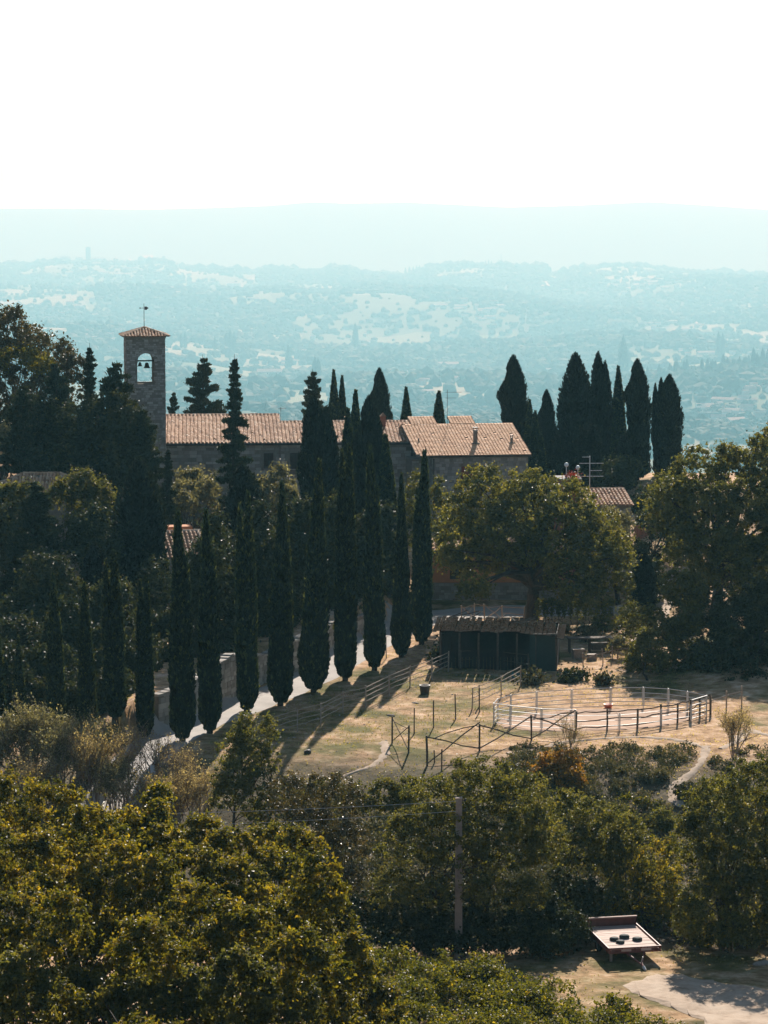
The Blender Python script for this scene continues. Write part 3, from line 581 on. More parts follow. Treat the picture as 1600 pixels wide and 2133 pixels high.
# ---- bell tower
def arch_side(b, s, W, z0, z1, ow, zo, zs, th, n=10):
    """one belfry side in the x-z plane at y 0..th with a round-headed opening"""
    x0, x1 = W / 2 - ow / 2, W / 2 + ow / 2; r = ow / 2
    b.box(0, 0, z0, x0, th, z1); b.box(x1, 0, z0, W, th, z1); b.box(x0, 0, z0, x1, th, zo)
    for i in range(n):
        a0, a1 = math.pi * i / n, math.pi * (i + 1) / n; xa, za = W / 2 - r * math.cos(a0), zs + r * math.sin(a0); xb, zb = W / 2 - r * math.cos(a1), zs + r * math.sin(a1)
        V = [(xa, 0, za), (xb, 0, zb), (xb, 0, z1), (xa, 0, z1), (xa, th, za), (xb, th, zb), (xb, th, z1), (xa, th, z1)]
        b.add(V, [(0,1,2,3), (7,6,5,4), (0,4,5,1), (3,2,6,7)], .5)
def tower():
    Y = 203.0; o = frame_origin(266, Y); W = 2.98; e = thing('bell_tower', 'square stone bell tower with arched belfry and tiled pyramid roof', 'bell tower', o, R(9))
    zt = zl(o, 705, Y); zo = zl(o, 800, Y); zs = zl(o, 754, Y); zb = zo - .5
    w = wallbox(e, 0, 0, -1, W, W, zb, name='wall')
    for U, Nn, O in (((1,0,0),(0,-1,0),(0,0,-.6)), ((0,-1,0),(-1,0,0),(0,W,-.6)), ((0,1,0),(1,0,0),(W,0,-.6))): stones(w, O, U, Nn, W, zb + .6, M['stone'], .32, .18, seed=21)
    sides = MB(); arch_side(sides, 0, W, zb + .004, zt, 1.32, zo, zs, .42)
    for k, (ax, nm) in enumerate((((0, 0, 0), 0), ((W, 0, 0), 90), ((W, W, 0), 180), ((0, W, 0), 270))):
        s = MB(); arch_side(s, 0, W - (.002), zb + .004, zt, 1.32 if k % 2 == 0 else 1.1, zo, zs, .40)
        M4 = Matrix.Translation(ax) @ Matrix.Rotation(R(nm), 4, 'Z'); s.v = [tuple(M4 @ Vector(v)) for v in s.v]; bw_ = s.build('belfry_wall', M['mortar'], e)
        u = M4.to_3x3() @ Vector((1, 0, 0)); nn = M4.to_3x3() @ Vector((0, -1, 0))
        def cl(uu, z, zz0=zb): 
            x = uu - W / 2; Z = z + zz0; r = .66 if k % 2 == 0 else .55
            return not (abs(x) < r + .06 and Z > zo - .02 and Z < zs) and not (Z >= zs and math.hypot(x, Z - zs) < r + .16)
        stones(bw_, M4 @ Vector((0, 0, zb)), u, nn, W, zt - zb - .02, M['stone'], .28, .16, seed=30 + k, clip=cl)
        vs_ = MB(); r = .66 if k % 2 == 0 else .55
        for i in range(11):
            a0, a1 = math.pi * i / 11 + .012, math.pi * (i + 1) / 11 - .012; V = []
            for y in (-.045, .02):
                V += [M4 @ Vector((W / 2 - rr * math.cos(a), y, zs + rr * math.sin(a))) for rr, a in ((r, a0), (r, a1), (r + .20, a1), (r + .20, a0))]
            vs_.add(V, [(0,1,2,3),(0,4,5,1),(1,5,6,2),(2,6,7,3),(3,7,4,0)])
        vs_.build('arch_stones', M['stone'], bw_, kind='stuff')
    c = MB(); c.box(-.07, -.07, zt + .003, W + .07, W + .07, zt + .12); c.build('cornice', M['stone'], e)
    ov = .33; a0, a1 = -ov, W + ov; c2 = W / 2; ap = zl(o, 683, Y + 1.5); zz = zt + .13
    b = MB(); cs = [(a0, a0, zz), (a1, a0, zz), (a1, a1, zz), (a0, a1, zz)]; b.add(cs + [(c2, c2, ap)], [(0,1,4),(1,2,4),(2,3,4),(3,0,4),(3,2,1,0)], .3); rf = b.build('roof', M['mortar'], e)
    Wd = a1 - a0; L = math.hypot(Wd / 2, ap - zz)
    for k in range(4):
        A, B = Vector(cs[k]), Vector(cs[(k + 1) % 4]); mid = (A + B) / 2; S = Vector((c2, c2, ap)) - mid
        tiles(rf, A + Vector((0, 0, .015)), B - A, S, Wd, L, M['tile'], .23, .27, 40 + k, clip=lambda u, s: min(u, Wd - u) > s / L * Wd / 2 - .04)
        ridge(rf, A + Vector((0, 0, .05)), Vector((c2, c2, ap + .05)), M['tile'], .3, .085, 50 + k)
    # vane
    b = MB(); zt2 = zl(o, 632, Y + 1.5); b.tube([(c2, c2, ap - .1), (c2, c2, zt2)], [.03, .018], 6); v = b.build('vane_pole', M['iron'], e)
    b = MB(); zf = zl(o, 642, Y + 1.5); b.box(c2 + .04, c2 - .012, zf - .13, c2 + .24, c2 + .012, zf + .12); b.box(c2 + .241, c2 - .012, zf - .05, c2 + .33, c2 + .012, zf + .06); b.box(c2 - .32, c2 - .01, zf - .01, c2 + .04, c2 + .01, zf + .02); b.box(c2 - .34, c2 - .012, zf - .05, c2 - .27, c2 + .012, zf + .06); b.build('vane_flag', M['iron'], v)
    b = MB(); b.box(.4, W / 2 - .06, zs - .05, W - .4, W / 2 + .06, zs + .06); b.build('bell_beam', M['iron'], e)
    for bx, bz, s in ((W / 2 - .36, zs - .12, .20), (W / 2 + .18, zs - .16, .27)):
        b = MB(); prof = [(0, .02), (.05, .35), (-.15, .5), (-.6, .62), (-.95, .8), (-1.15, 1.05)]; P = [(bx, W / 2, bz + z * s * 1.25) for z, r in prof]
        n = 12; V = []; 
        for (z, r) in prof: V += [(bx + math.cos(k * math.tau / n) * r * s, W / 2 + math.sin(k * math.tau / n) * r * s, bz + z * s * 1.3) for k in range(n)]
        b.add(V, [(i * n + k, i * n + (k + 1) % n, (i + 1) * n + (k + 1) % n, (i + 1) * n + k) for i in range(5) for k in range(n)], .5); b.build('bell', M['bronze'], e, smooth=True)
tower()
# ---- house right of the church
def house():
    Y = 203.0; o = frame_origin(900, Y); e = thing('stone_house', 'grey stone house with orange tiled stepped roof and tall chimney', 'house', o, R(9))
    W = 7.55; ze = zl(o, 950, Y); yr = 7.0; zr = zl(o, 886, Y + yr + .8); sl_ = (zr - ze) / yr
    w = wallbox(e, 0, 0, -1.5, W, 2 * yr, ze, gab=(yr, zr)); hol = [(2.35, 3.55, ze - 2.3 + .8, ze - .85 + .8)]
    stones(w, (0, 0, -.8), (1, 0, 0), (0, -1, 0), W, ze + .75, M['stonegrey'], .34, .21, hol, 61, .035); stones(w, (W, 0, -.8), (0, 1, 0), (1, 0, 0), 2 * yr, ze + .7, M['stonegrey'], .34, .21, seed=62)
    stones(w, (0, 2 * yr, -.8), (0, -1, 0), (-1, 0, 0), 2 * yr, ze + .7, M['stonegrey'], .34, .21, seed=63)
    rf = gable(e, -1.05, W, 0, yr, ze, zr, 2 * yr, 'tilenew', .25, .30, 64, True, .3, .2)
    for k, (x0, x1) in enumerate(((-.45, 1.62), (2.78, 4.72))):
        d = 1.8; b = MB(); z0 = zr + .15; slab(b, [(x0, yr + .02, z0), (x1, yr + .02, z0), (x1, yr + d, z0 + d * sl_), (x0, yr + d, z0 + d * sl_)], .10)
        s = b.build('raised_roof', M['mortar'], rf); tiles(rf, (x0, yr - .02, z0 + .01), (1, 0, 0), (0, d, d * sl_), x1 - x0, d * math.hypot(1, sl_), M['tilenew'], .25, .30, 70 + k, True, name='raised_roof_tiles'); 
        wallbox(e, x0 + .15, yr + d - .25, zr - .8, x1 - .15, yr + d - .05, z0 + (d - .25) * sl_ - .13, 'mortar', 'raised_wall')
    # side link toward the church
    l2 = wallbox(e, -1.3, 1.6, -1.5, -.02, 5, ze - .4, name='link_wall'); stones(l2, (-1.3, 1.6, -.8), (1, 0, 0), (0, -1, 0), 1.26, ze + .3, M['stone'], .34, .21, seed=66)
    b = MB(); b.tube([(-.25, -.34, ze - .03), (W + .2, -.34, ze - .06)], .06, 6); b.build('gutter', M['iron'], e); b = MB(); b.tube([(.12, -.09, ze - .2), (.12, -.09, -.8)], .05, 6); b.build('downpipe', M['iron'], e)
    # red shuttered window
    b = MB(); b.box(2.35, -.02, ze - 2.3, 3.55, .03, ze - .85); wn_ = b.build('window', M['glass'], e)
    for xa in (2.30, 3.02): b = MB(); b.box(xa, -.09, ze - 2.3, xa + .56, -.035, ze - .85); b.build('shutter', M['redshutter'], wn_)
    def chim(x, y, hgt, w, mm, capw):
        z = ze + y * sl_ + .1; b = MB(); b.box(x - w / 2, y - w / 2, z - .15, x + w / 2, y + w / 2, z + hgt); c = b.build('chimney', M[mm], e)
        b = MB(); b.box(x - capw, y - capw, z - .1, x + capw, y + capw, z + .10); b.build('chimney_foot', M['mortar'], c)
        b = MB(); b.box(x - w * .62, y - w * .62, z + hgt + .003, x + w * .62, y + w * .62, z + hgt + .05); 
        for sx_ in (-1, 1): b.box(x + sx_ * w * .42 - .03, y - .03, z + hgt + .053, x + sx_ * w * .42 + .03, y + .03, z + hgt + .2)
        b.box(x - w * .6, y - w * .6, z + hgt + .203, x + w * .6, y + w * .6, z + hgt + .26); b.build('chimney_cap', M['iron'], c)
    chim(3.85, 2.35, 1.05, .30, 'mortar', .30); chim(6.75, 2.35, .42, .18, 'mortar', .22)
    b = MB(); z = ze + 2.9 * sl_ + .1; b.tube([(-.55, 2.9, z), (-.55, 2.9, z + .32)], .06, 8); b.build('vent_pipe', M['iron'], e)
house()
def antenna(label, px, py_top, Y, zbase, bars, m='iron', r=.02):
    t = at(px, py_top, Y); e = thing('antenna', label, 'antenna', (t.x, Y, zbase)); h = t.z - zbase
    b = MB(); b.tube([(0, 0, -.3), (0, 0, h)], r, 6); b.build('mast', M[m], e)
    for (x0, x1, py, n) in bars:
        z = at(0, py, Y).z - zbase; s = mpp(Y); b = MB(); b.tube([((x0 - px) * s, 0, z), ((x1 - px) * s, .08, z)], r * .7, 5)
        for i in range(n): x = ((x0 + (x1 - x0) * (i + .5) / n) - px) * s; b.tube([(x, -.22, z), (x, .22, z)], r * .45, 4)
        b.build('boom', M[m], e)
antenna('thin tall TV antenna standing behind the stepped orange roof', 932, 812, 209, at(0, 872, 209).z - .4, [(928, 962, 817, 7), (928, 950, 829, 5)])
antenna('small TV antenna on the church roof ridge', 585, 848, 213, at(0, 868, 213).z - .3, [(580, 596, 851, 4)])
antenna('large pale TV antenna above the small tiled outbuilding', 1229, 950, 188, at(0, 1030, 188).z - .5, [(1213, 1229, 952, 2), (1207, 1258, 965, 6), (1229, 1255, 980, 4), (1205, 1258, 992, 7)], 'metal', .035)
# ---- outbuilding with terrace, lamps
def outbuilding():
    Y = 185.0; o = frame_origin(1206, Y); e = thing('outbuilding', 'small stone outbuilding with ribbed terracotta roof beside the great oak', 'outbuilding', o, R(8))
    W = 3.75; ze = zl(o, 1054, Y + .3); yr = 2.7; zr = zl(o, 1024, Y + yr)
    w = wallbox(e, 0, 0, -1.5, W, 2 * yr, ze, gab=(yr, zr)); stones(w, (0, 0, -.5), (1, 0, 0), (0, -1, 0), W, ze + .45, M['stone'], .36, .22, seed=81); stones(w, (W, 0, -.5), (0, 1, 0), (1, 0, 0), 2 * yr, ze + .4, M['stone'], .36, .22, seed=82)
    gable(e, 0, W, 0, yr, ze, zr, 2 * yr, 'tile', .27, .33, 83, False, .2, .12)
    Y = 184.2; o = frame_origin(1168, Y); e = thing('terrace_wall', 'red brick terrace pillar wall left of the small tiled outbuilding', 'wall', o, R(8))
    zt = zl(o, 1000, Y); wallbox(e, 0, 0, -1, 1.45, 2.2, zt, 'redbrick'); b = MB(); b.box(-.08, -.1, zt + .003, .95, 2.3, zt + .10); b.build('coping', M['stonegrey'], e); b = MB(); b.box(1.0, -.15, zt + .003, 1.5, .5, zt + .12); b.build('coping', M['stonegrey'], e)
    for lab, px, py0, pyt, YY in (('white globe lamp left above the red terrace wall', 1180, 992, 968, 184.6), ('white globe lamp right, nearest the large pale antenna', 1204, 997, 974, 184.5)):
        t = at(px, pyt, YY); zb = at(px, py0, YY).z; h = t.z - zb; l = thing('globe_lamp', lab, 'lamp', (t.x, YY, zb), group='globe lamps on the terrace')
        b = MB(); b.tube([(0, 0, -.12), (0, 0, .06)], .09, 8); b.tube([(0, 0, .0), (0, 0, h - .12)], .028, 6); b.build('pole', M['white'], l)
        import bmesh
        bm = bmesh.new(); bmesh.ops.create_uvsphere(bm, u_segments=16, v_segments=10, radius=.155); me = bpy.data.meshes.new('globe'); bm.to_mesh(me); bm.free(); me.materials.append(M['white']); me.polygons.foreach_set("use_smooth", [True] * len(me.polygons)); link('globe', me, l, (0, 0, h))
    g = np.random.default_rng(5); t = at(1192, 996, 184.4); C, T, Nn, L, Wd, ti, cl = crown_leaves([(np.array([0, 0, .18]), np.array([.42, .25, .2]))], 420, .09, g, .5)
    f = link('flower_pot_plants', leafmesh('flowers', C, T, Nn, L, Wd, ti, M['flower']), None, (t.x, 184.5, t.z - .1)); tag(f, 'red geraniums on top of the brick terrace wall between the lamps', 'flowers', kind='stuff')
outbuilding()
# ---- low house at the left edge with hipped roof
def hiphouse():
    Y = 182.0; o = frame_origin(-60, Y); e = thing('low_house', 'low house at the left edge with worn hipped tile roof under the trees', 'house', o, R(3))
    W = 8.9; D = 7.0; ze = zl(o, 1036, Y); zr = zl(o, 988, Y + 3.5); wallbox(e, 0, 0, -2, W, D, ze); ov = .3
    cs = [(-ov, -ov, ze + .02), (W + ov, -ov, ze + .02), (W + ov, D + ov, ze + .02), (-ov, D + ov, ze + .02), (3.3, D / 2, zr), (W - 3.0, D / 2, zr)]
    b = MB(); b.add(cs, [(0,1,5,4), (1,2,5), (2,3,4,5), (3,0,4), (3,2,1,0)], .3); rf = b.build('roof', M['mortar'], e); Wd = W + 2 * ov; L = math.hypot(D / 2 + ov, zr - ze)
    tiles(rf, (-ov, -ov, ze + .035), (1, 0, 0), (0, D / 2 + ov, zr - ze), Wd, L, M['tile'], .24, .36, 91, clip=lambda u, s: 3.6 * s / L < u < Wd - 3.3 * s / L)
    L2 = math.hypot(3.3, zr - ze); tiles(rf, (W + ov, -ov, ze + .035), (0, 1, 0), (-3.3, 0, zr - ze), D + 2 * ov, L2, M['tile'], .24, .36, 92, clip=lambda u, s: s / L2 * 3.8 < u < 7.6 - s / L2 * 3.8)
    ridge(rf, (3.3, D / 2, zr + .05), (W - 3.0, D / 2, zr + .05), M['tile']); ridge(rf, (-ov, -ov, ze + .07), (3.3, D / 2, zr + .05), M['tile']); ridge(rf, (W + ov, -ov, ze + .07), (W - 3, D / 2, zr + .05), M['tile'])
hiphouse()
def smallroof():
    Y = 172.0; o = frame_origin(338, Y); e = thing('tool_house', 'little tiled house glimpsed between dark cypresses above the stone wall', 'outbuilding', o, R(14)); ze = zl(o, 1162, Y); zr = zl(o, 1112, Y + 2.6); W = 2.75
    w = wallbox(e, 0, 0, -1, W, 5, ze, 'plaster', gab=(2.5, zr)); gable(e, 0, W, 0, 2.5, ze, zr, 5, 'tile', .27, .36, 95, oh=.15); stones(w, (0, 0, -.4), (1, 0, 0), (0, -1, 0), W, ze + .3, M['stone'], seed=96)
    wallbox(e, 1.1, 5.3, -1, 2.9, 6.5, ze + 1.4, 'plaster', 'annex_wall')
    b = MB(); b.box(1.4, -1.6, -.3, 3.2, -1.3, .9); lw = b.build('low_wall', M['mortar'], e)
smallroof()
def orangehouse():
    Y = 183.5; o = frame_origin(868, Y); e = thing('orange_house', 'orange plastered house with rough stone base behind the great oak', 'house', o, R(1)); o_z = zl(o, 1214, Y); zt = zl(o, 1150, Y); W = 11.0
    b = wallbox(e, 0, 0, -1, W, 4, o_z, name='stone_base'); stones(b, (0, 0, -.3), (1, 0, 0), (0, -1, 0), W, o_z + .3, M['stone'], .35, .22, seed=97, proud=.05)
    wallbox(e, .02, .06, o_z + .003, W - .02, 4, zt, 'plaster', 'plaster_wall')
    b = MB(); b.box(2.35, .02, o_z + .25, 3.25, .055, o_z + 1.65); b.build('doorway', M['dark'], e); b = MB(); b.box(6.2, .02, o_z + .4, 7.0, .055, o_z + 1.4); b.build('window', M['shutter'], e)  # door opening is a flat dark panel painted for its shade
    gable(e, 0, W, 0, 2, zt, zt + .5, 4, 'tile', .3, .4, 98)
orangehouse()
# ---- retaining wall along the road
def retaining():
    P = [Vector((*p, 0)) for p in WALLP]; hts = [2.0, 2.3, 2.7, 1.7, 2.1, 1.9, 1.3, .8]; o = P[0].copy(); o.z = gz(o.x, o.y); e = thing('retaining_wall', 'rough stone retaining wall along the far side of the cypress road', 'wall', o)
    for i in range(len(P) - 1):
        a, b_ = P[i], P[i + 1]; d = (b_ - a); L = d.length; d.normalize(); n = Vector((d.y, -d.x, 0)); z0 = min(gz(a.x + n.x, a.y + n.y), gz(b_.x + n.x, b_.y + n.y)) - .1
        A = a - o; B = b_ - o; th = .4; V = []
        for p, h in ((A, hts[i]), (B, hts[i + 1])):
            V += [(p.x, p.y, z0 - o.z - .5), (p.x - n.x * th, p.y - n.y * th, z0 - o.z - .5), (p.x - n.x * th, p.y - n.y * th, z0 - o.z + h), (p.x, p.y, z0 - o.z + h)]
        m = MB(); m.add(V, [(0,1,2,3)[::-1], (4,5,6,7)] + [(k, (k + 1) % 4, (k + 1) % 4 + 4, k + 4) for k in range(4)]); w = m.build('wall_section', M['mortar'], e)
        h0, h1 = hts[i], hts[i + 1]; stones(w, (A.x, A.y, z0 - o.z), d, n, L, max(h0, h1), M['stone'], .42, .26, seed=110 + i, proud=.06, clip=lambda u, z: z < h0 + (h1 - h0) * u / L - .04)
        c = MB(); k = max(2, int(L / .5))
        for j in range(k):
            u0, u1 = j / k, (j + .96) / k; hh = h0 + (h1 - h0) * u0 + rnd.uniform(.08, .14); q0, q1 = A.lerp(B, u0), A.lerp(B, u1); zz = z0 - o.z
            V = [q + n * s + Vector((0, 0, zz + hz)) for hz in (h0 + (h1 - h0) * u0 + .004, hh) for q, s in ((q0, .06), (q1, .06), (q1, -.45), (q0, -.45))]
            c.add(V, [(0,1,5,4),(1,2,6,5),(2,3,7,6),(3,0,4,7),(4,5,6,7),(3,2,1,0)])
        c.build('coping_stones', M['stone'], w, kind='stuff')
retaining()
# ------------------------------------------------------------------ fences, pen, shed, trailer, small things
def wobtube(b, A, B, r, q, n=5, wob_=.02, seg=3):
    A, B = Vector(A), Vector(B); P = [A.lerp(B, i / seg) + (Vector((q.gauss(0, wob_), q.gauss(0, wob_), q.gauss(0, wob_))) if 0 < i < seg else Vector()) for i in range(seg + 1)]
    b.tube(P, [r * q.uniform(.85, 1.1) for _ in P], n)
def fence(name, label, posts, h, rails, m='wood', r=.045, rr=.03, seed=1, cross=(), skip=(), cat='fence', group=None, wob_=.02, loop=None):
    q = random.Random(seed); P = [p if isinstance(p, Vector) else onground(*p) for p in posts]; o = P[0].copy(); e = thing(name, label, cat, o, group=group); hs = [hh if not hasattr(h, '__len__') else h[i] for i, hh in enumerate([h] * len(P))]
    for p, hh in zip(P, hs):
        b = MB(); a = p - o; wobtube(b, a - Vector((0, 0, .3)), a + Vector((q.gauss(0, wob_), q.gauss(0, wob_), hh + q.uniform(0, .06))), r, q, 6, wob_ * .3, 2); b.build('post', M[m], e)
    for i in range(len(P) - 1):
        if i in skip: continue
        a, c = P[i] - o, P[i + 1] - o
        if i in cross:
            for s in (0, 1): b = MB(); u, v = (a, c) if s == 0 else (c, a); wobtube(b, u + Vector((0, 0, hs[i] - .04)), v.lerp(u, .0) + Vector((0, 0, .12)), rr, q, 5, wob_); b.build('brace', M[m], e)
            if i % 2 == 0: b = MB(); wobtube(b, a.lerp(c, .12) + Vector((0, 0, hs[i] * .86)), a.lerp(c, .95) + Vector((0, 0, hs[i] * .9)), rr * .8, q, 5, wob_); b.build('rail', M[m], e)
            continue
        for f in rails: b = MB(); wobtube(b, a + Vector((0, -.03, hs[i] * f)), c + Vector((0, -.03, hs[i + 1] * f)), rr, q, 5, wob_); b.build('rail', M[m], e)
    return e
fence('rail_fence', 'long four rail fence in the cypress shade along the upper paddock', [(500,1560),(560,1543),(620,1525),(668,1512),(714,1487),(762,1476),(811,1450),(854,1432),(899,1416),(934,1400)], 1.22, (.32, .54, .76, .96), 'woodpale', .045, .024, 1)
fence('rail_fence', 'short four rail fence in front of the dark shed', [(983,1478),(999,1472),(1044,1452),(1084,1430)], 1.2, (.32, .54, .76, .96), 'woodpale', .04, .022, 2)
fence('post_row', 'row of bare standing posts crossing the middle of the paddock', [(863,1529),(903,1516),(949,1499),(999,1484)], [1.35, 1.42, 1.35, 1.3], (), 'wood', .04, .02, 3)
fence('rail_fence', 'two leaning posts joined by diagonal bars at the paddock centre', [(817,1549),(851,1569)], [1.38, 1.42], (), 'wood', .05, .025, 4, cross=(0,))
fence('rail_fence', 'rustic pole fence with crossed bars and rails in front of the round pen', [(890,1596),(999,1564),(1107,1544),(1199,1529),(1264,1522),(1327,1519),(1377,1511),(1411,1506),(1436,1500),(1458,1494),(1480,1489)], [1.5,1.35,1.3,1.15,1.1,1.1,1.08,1.08,1.1,1.12,1.12], (.22, .58, .95), 'wood', .06, .035, 5, cross=(0, 1, 2), wob_=.035)
fence('rail_fence', 'short low poles slanting beside the left end of the rustic fence', [(920,1606),(905,1590)], [1.05, .6], (), 'wood', .04, .025, 6)
fence('rail_fence', 'stub of pale rail with bent ends right of the round pen', [(1481,1488),(1513,1478),(1545,1470)], [.95, 1.0, 1.05], (.78,), 'woodpale', .045, .035, 7)
fence('rail_fence', 'shaded two rail fence standing right before the shed', [(960,1395),(1000,1392),(1050,1396),(1100,1402)], 1.15, (.5, .95), 'wood', .045, .028, 8)
fence('rail_fence', 'crossed pole barrier on the roadside behind the shed roof', [(962,1296),(988,1292),(1010,1293),(1046,1296),(1092,1299)], 1.1, (.55, .95), 'woodpale', .05, .03, 9, cross=(0, 2), wob_=.03)
fence('rail_fence', 'broken rails on the sunny bank right of the shed', [(1215,1392),(1256,1384),(1276,1378),(1330,1372)], .9, (.75,), 'woodpale', .04, .03, 10, wob_=.05)
fence('sign_post', 'thin post with a crossbar on the road verge between two cypresses', [(805,1372)], [1.3], (), 'wood', .035, .03, 11, cat='post')
# galvanised round pen: every panel is a part
def pen():
    base = [(1028,1510),(1037,1500),(1064,1492),(1118,1485),(1191,1480),(1272,1476),(1340,1475),(1392,1478),(1432,1484),(1472,1493),(1440,1503),(1377,1513),(1290,1522),(1199,1524),(1128,1521),(1063,1515)]
    P = [onground(*p) for p in base]; o = P[0].copy(); e = thing('round_pen', 'galvanised steel round pen of railed panels around the sand arena', 'pen', o); H = 1.15; n = len(P)
    for i in range(n):
        if 9 < i < 13: hh = H * .8; rl = (.3, .6, .9)
        else: hh = H; rl = (.12, .32, .52, .74, 1.0)
        a, c = P[i] - o, P[(i + 1) % n] - o; b = MB(); b.tube([a, a + Vector((0, 0, hh + .02))], .028, 6); b.build('post', M['metal'], e)
        d = (c - a).normalized() * .03; b = MB()
        for f in rl: b.tube([a + d + Vector((0, 0, hh * f)), c - d + Vector((0, 0, hh * f))], .021 if hh == H else .015, 5)
        b.tube([a + d * 2 + Vector((0, 0, .1)), a + d * 2 + Vector((0, 0, hh))], .016, 5); b.tube([c - d * 2 + Vector((0, 0, .1)), c - d * 2 + Vector((0, 0, hh))], .016, 5); b.build('panel', M['metal'], e)
pen()
def vat(name, label, cat, px, py, r0, r1, h, m, th=.04, n=20):
    p = onground(px, py); b = MB(); prof = [(r0, 0), (r1, h), (r1 + .02, h + .001), (r1 + .02, h + .05), (r1 - th, h + .05), (r0 - th, .06), (.01, .06)]; V = []
    for r, z in prof: V += [(r * math.cos(k * math.tau / n), r * math.sin(k * math.tau / n), z) for k in range(n)]
    b.add(V, [(i * n + k, i * n + (k + 1) % n, (i + 1) * n + (k + 1) % n, (i + 1) * n + k) for i in range(len(prof) - 1) for k in range(n)] + [tuple(range(n))[::-1]], .5)
    o = b.build(name, M[m], loc=p - Vector((0, 0, .03))); tag(o, label, cat); return o
vat('water_tub', 'dark round water tub standing on the paddock grass', 'tub', 885, 1446, .24, .30, .50, 'iron')
vat('feed_tub', 'small orange feed tub on the sand inside the round pen', 'tub', 1267, 1475, .18, .24, .2, 'orangeplastic')
def rock(label, px, py, s, m='rock', seed=1, name='rock', cat='rock', group=None):
    import bmesh
    g = np.random.default_rng(seed); p = onground(px, py); bm = bmesh.new(); bmesh.ops.create_icosphere(bm, subdivisions=2, radius=1)
    k = [Vector(unit(rs(1, g))[0]) for _ in range(9)]; dd = [g.uniform(.55, .9) for _ in k]
    for v in bm.verts:
        for a, d in zip(k, dd):
            t = v.co.dot(a)
            if t > d: v.co -= a * (t - d)
        v.co = Vector((v.co.x * s[0], v.co.y * s[1], v.co.z * s[2]))
    me = bpy.data.meshes.new(name); bm.to_mesh(me); bm.free(); me.materials.append(M[m]); o = link(name, me, None, p + Vector((0, 0, s[2] * .45)), (0, 0, g.random() * 3)); return tag(o, label, cat, group)
rock('dark stone block lying alone in the lower left paddock', 641, 1570, (.24, .2, .16), 'iron', 3)
rock('pale stone in the fence shadow of the paddock', 661, 1500, (.12, .12, .10), 'rock', 4)
rock('flat pale stone slab in the middle of the paddock', 866, 1465, (.26, .2, .05), 'rock', 5)
rock('flat brown stone near the posts in the paddock', 815, 1491, (.28, .2, .06), 'wood', 6)
# shed under the oak
def shed():
    a, c = onground(914, 1392), onground(1160, 1398); d = (c - a); L = d.length; yaw = math.atan2(d.y, d.x); e = thing('animal_shed', 'low dark makeshift shed with debris covered flat roof under the oak', 'shed', a, yaw); H, D = 2.25, 4.3; q = random.Random(4)
    for i in range(7):
        x = .1 + (L - .2) * i / 6; b = MB(); wobtube(b, (x, 0, -.3), (x, 0, H - .1), .07, q, 6, .01); b.build('post', M['wood'], e)
    b = MB(); b.box(0, D - .1, -.2, L, D, H); b.build('back_wall', M['dark'], e)
    for x in (.02, L - .06): b = MB(); b.box(x, .1, -.2, x + .05, D - .12, H - .05); b.build('side_wall', M['dark'], e)
    n = 26; x0, x1 = .1, L * .30
    for (x0, x1, zt, zb, yy) in ((.15, L * .26, H - .15, -.1, .10), (L * .26, L * .76, 1.15, -.1, .14)):
        k = int((x1 - x0) / .2)
        for i in range(k): xx = x0 + (x1 - x0) * i / k; b = MB(); b.box(xx, yy + q.uniform(0, .02), zb, xx + (x1 - x0) / k - .015, yy + .035, zt + q.uniform(-.05, .05)); b.build('board', M['dark'], e)
    b = MB(); 
    for i in range(12): xx = L * .77 + i * .13; b.box(xx, -.04 - .02 * (i % 2), -.1, xx + .13, -.01 - .02 * (i % 2), H - .05)
    b.build('green_sheet_wall', M['greenmetal'], e)
    # sagging roof boards
    k = 30
    for i in range(k):
        xx = -.35 + (L + .8) * i / k; z = H + .04 * math.sin(i * .8) + q.uniform(0, .05) - (.35 * max(0, (i - 20) / 10) if i > 20 else 0); y1 = D + .3 + q.uniform(-.2, .3); b = MB()
        M4 = Matrix.Translation((xx, -.35, z)) @ Matrix.Rotation(q.gauss(0, .015), 4, 'Z') @ Matrix.Rotation(.03, 4, 'X'); b.box(0, q.uniform(-.12, .1), 0, (L + .8) / k - .02, y1, .035, M4=M4); b.build('roof_board', M['roofwood'], e)
    for i in range(9):
        x = q.uniform(.2, L * .7); z = H + .32; A = Vector((x, q.uniform(1.5, D), z - .1)); B = A + Vector((q.uniform(-1.6, 1.6), q.uniform(.3, 1.2), q.uniform(.05, .35))); b = MB(); wobtube(b, A, B, .035, q); b.build('loose_pole', M['wood'], e)
    lg = np.random.default_rng(8); n = 1500; C = np.column_stack([lg.uniform(-.3, L + .2, n), lg.uniform(-.4, D + .2, n), H + .14 + lg.random(n) * .06]); Lf = .08 + .06 * lg.random(n)
    link('fallen_leaves', leafmesh('fallen_leaves', C, rs(n, lg) * [1, 1, .2], rs(n, lg) * .3 + [0, 0, 1], Lf, Lf * .7, lg.random(n) ** 2, M['leaflitter']), e, kind='stuff')
shed()
def crate(label, px, py, s, m, name='crate', cat='crate', rz=.2):
    p = onground(px, py); e = MB(); x, y, z = s; e.box(-x / 2, -y / 2, 0, x / 2, y / 2, z * .93); e.box(-x / 2 - .03, -y / 2 - .03, z * .93 + .002, x / 2 + .03, y / 2 + .03, z); e.box(-x/2+.03, -y/2-.02, -.02, -x/2+.12, -y/2-.002, z*.9); e.box(x/2-.12, -y/2-.02, -.02, x/2-.03, -y/2-.002, z*.9)
    o = e.build(name, M[m], loc=p - Vector((0, 0, .02))); o.rotation_euler = (0, 0, rz); return tag(o, label, cat)
crate('pale stone trough block just right of the dark shed', 1204, 1372, (.68, .5, .62), 'woodpale', 'stone_block', 'block')
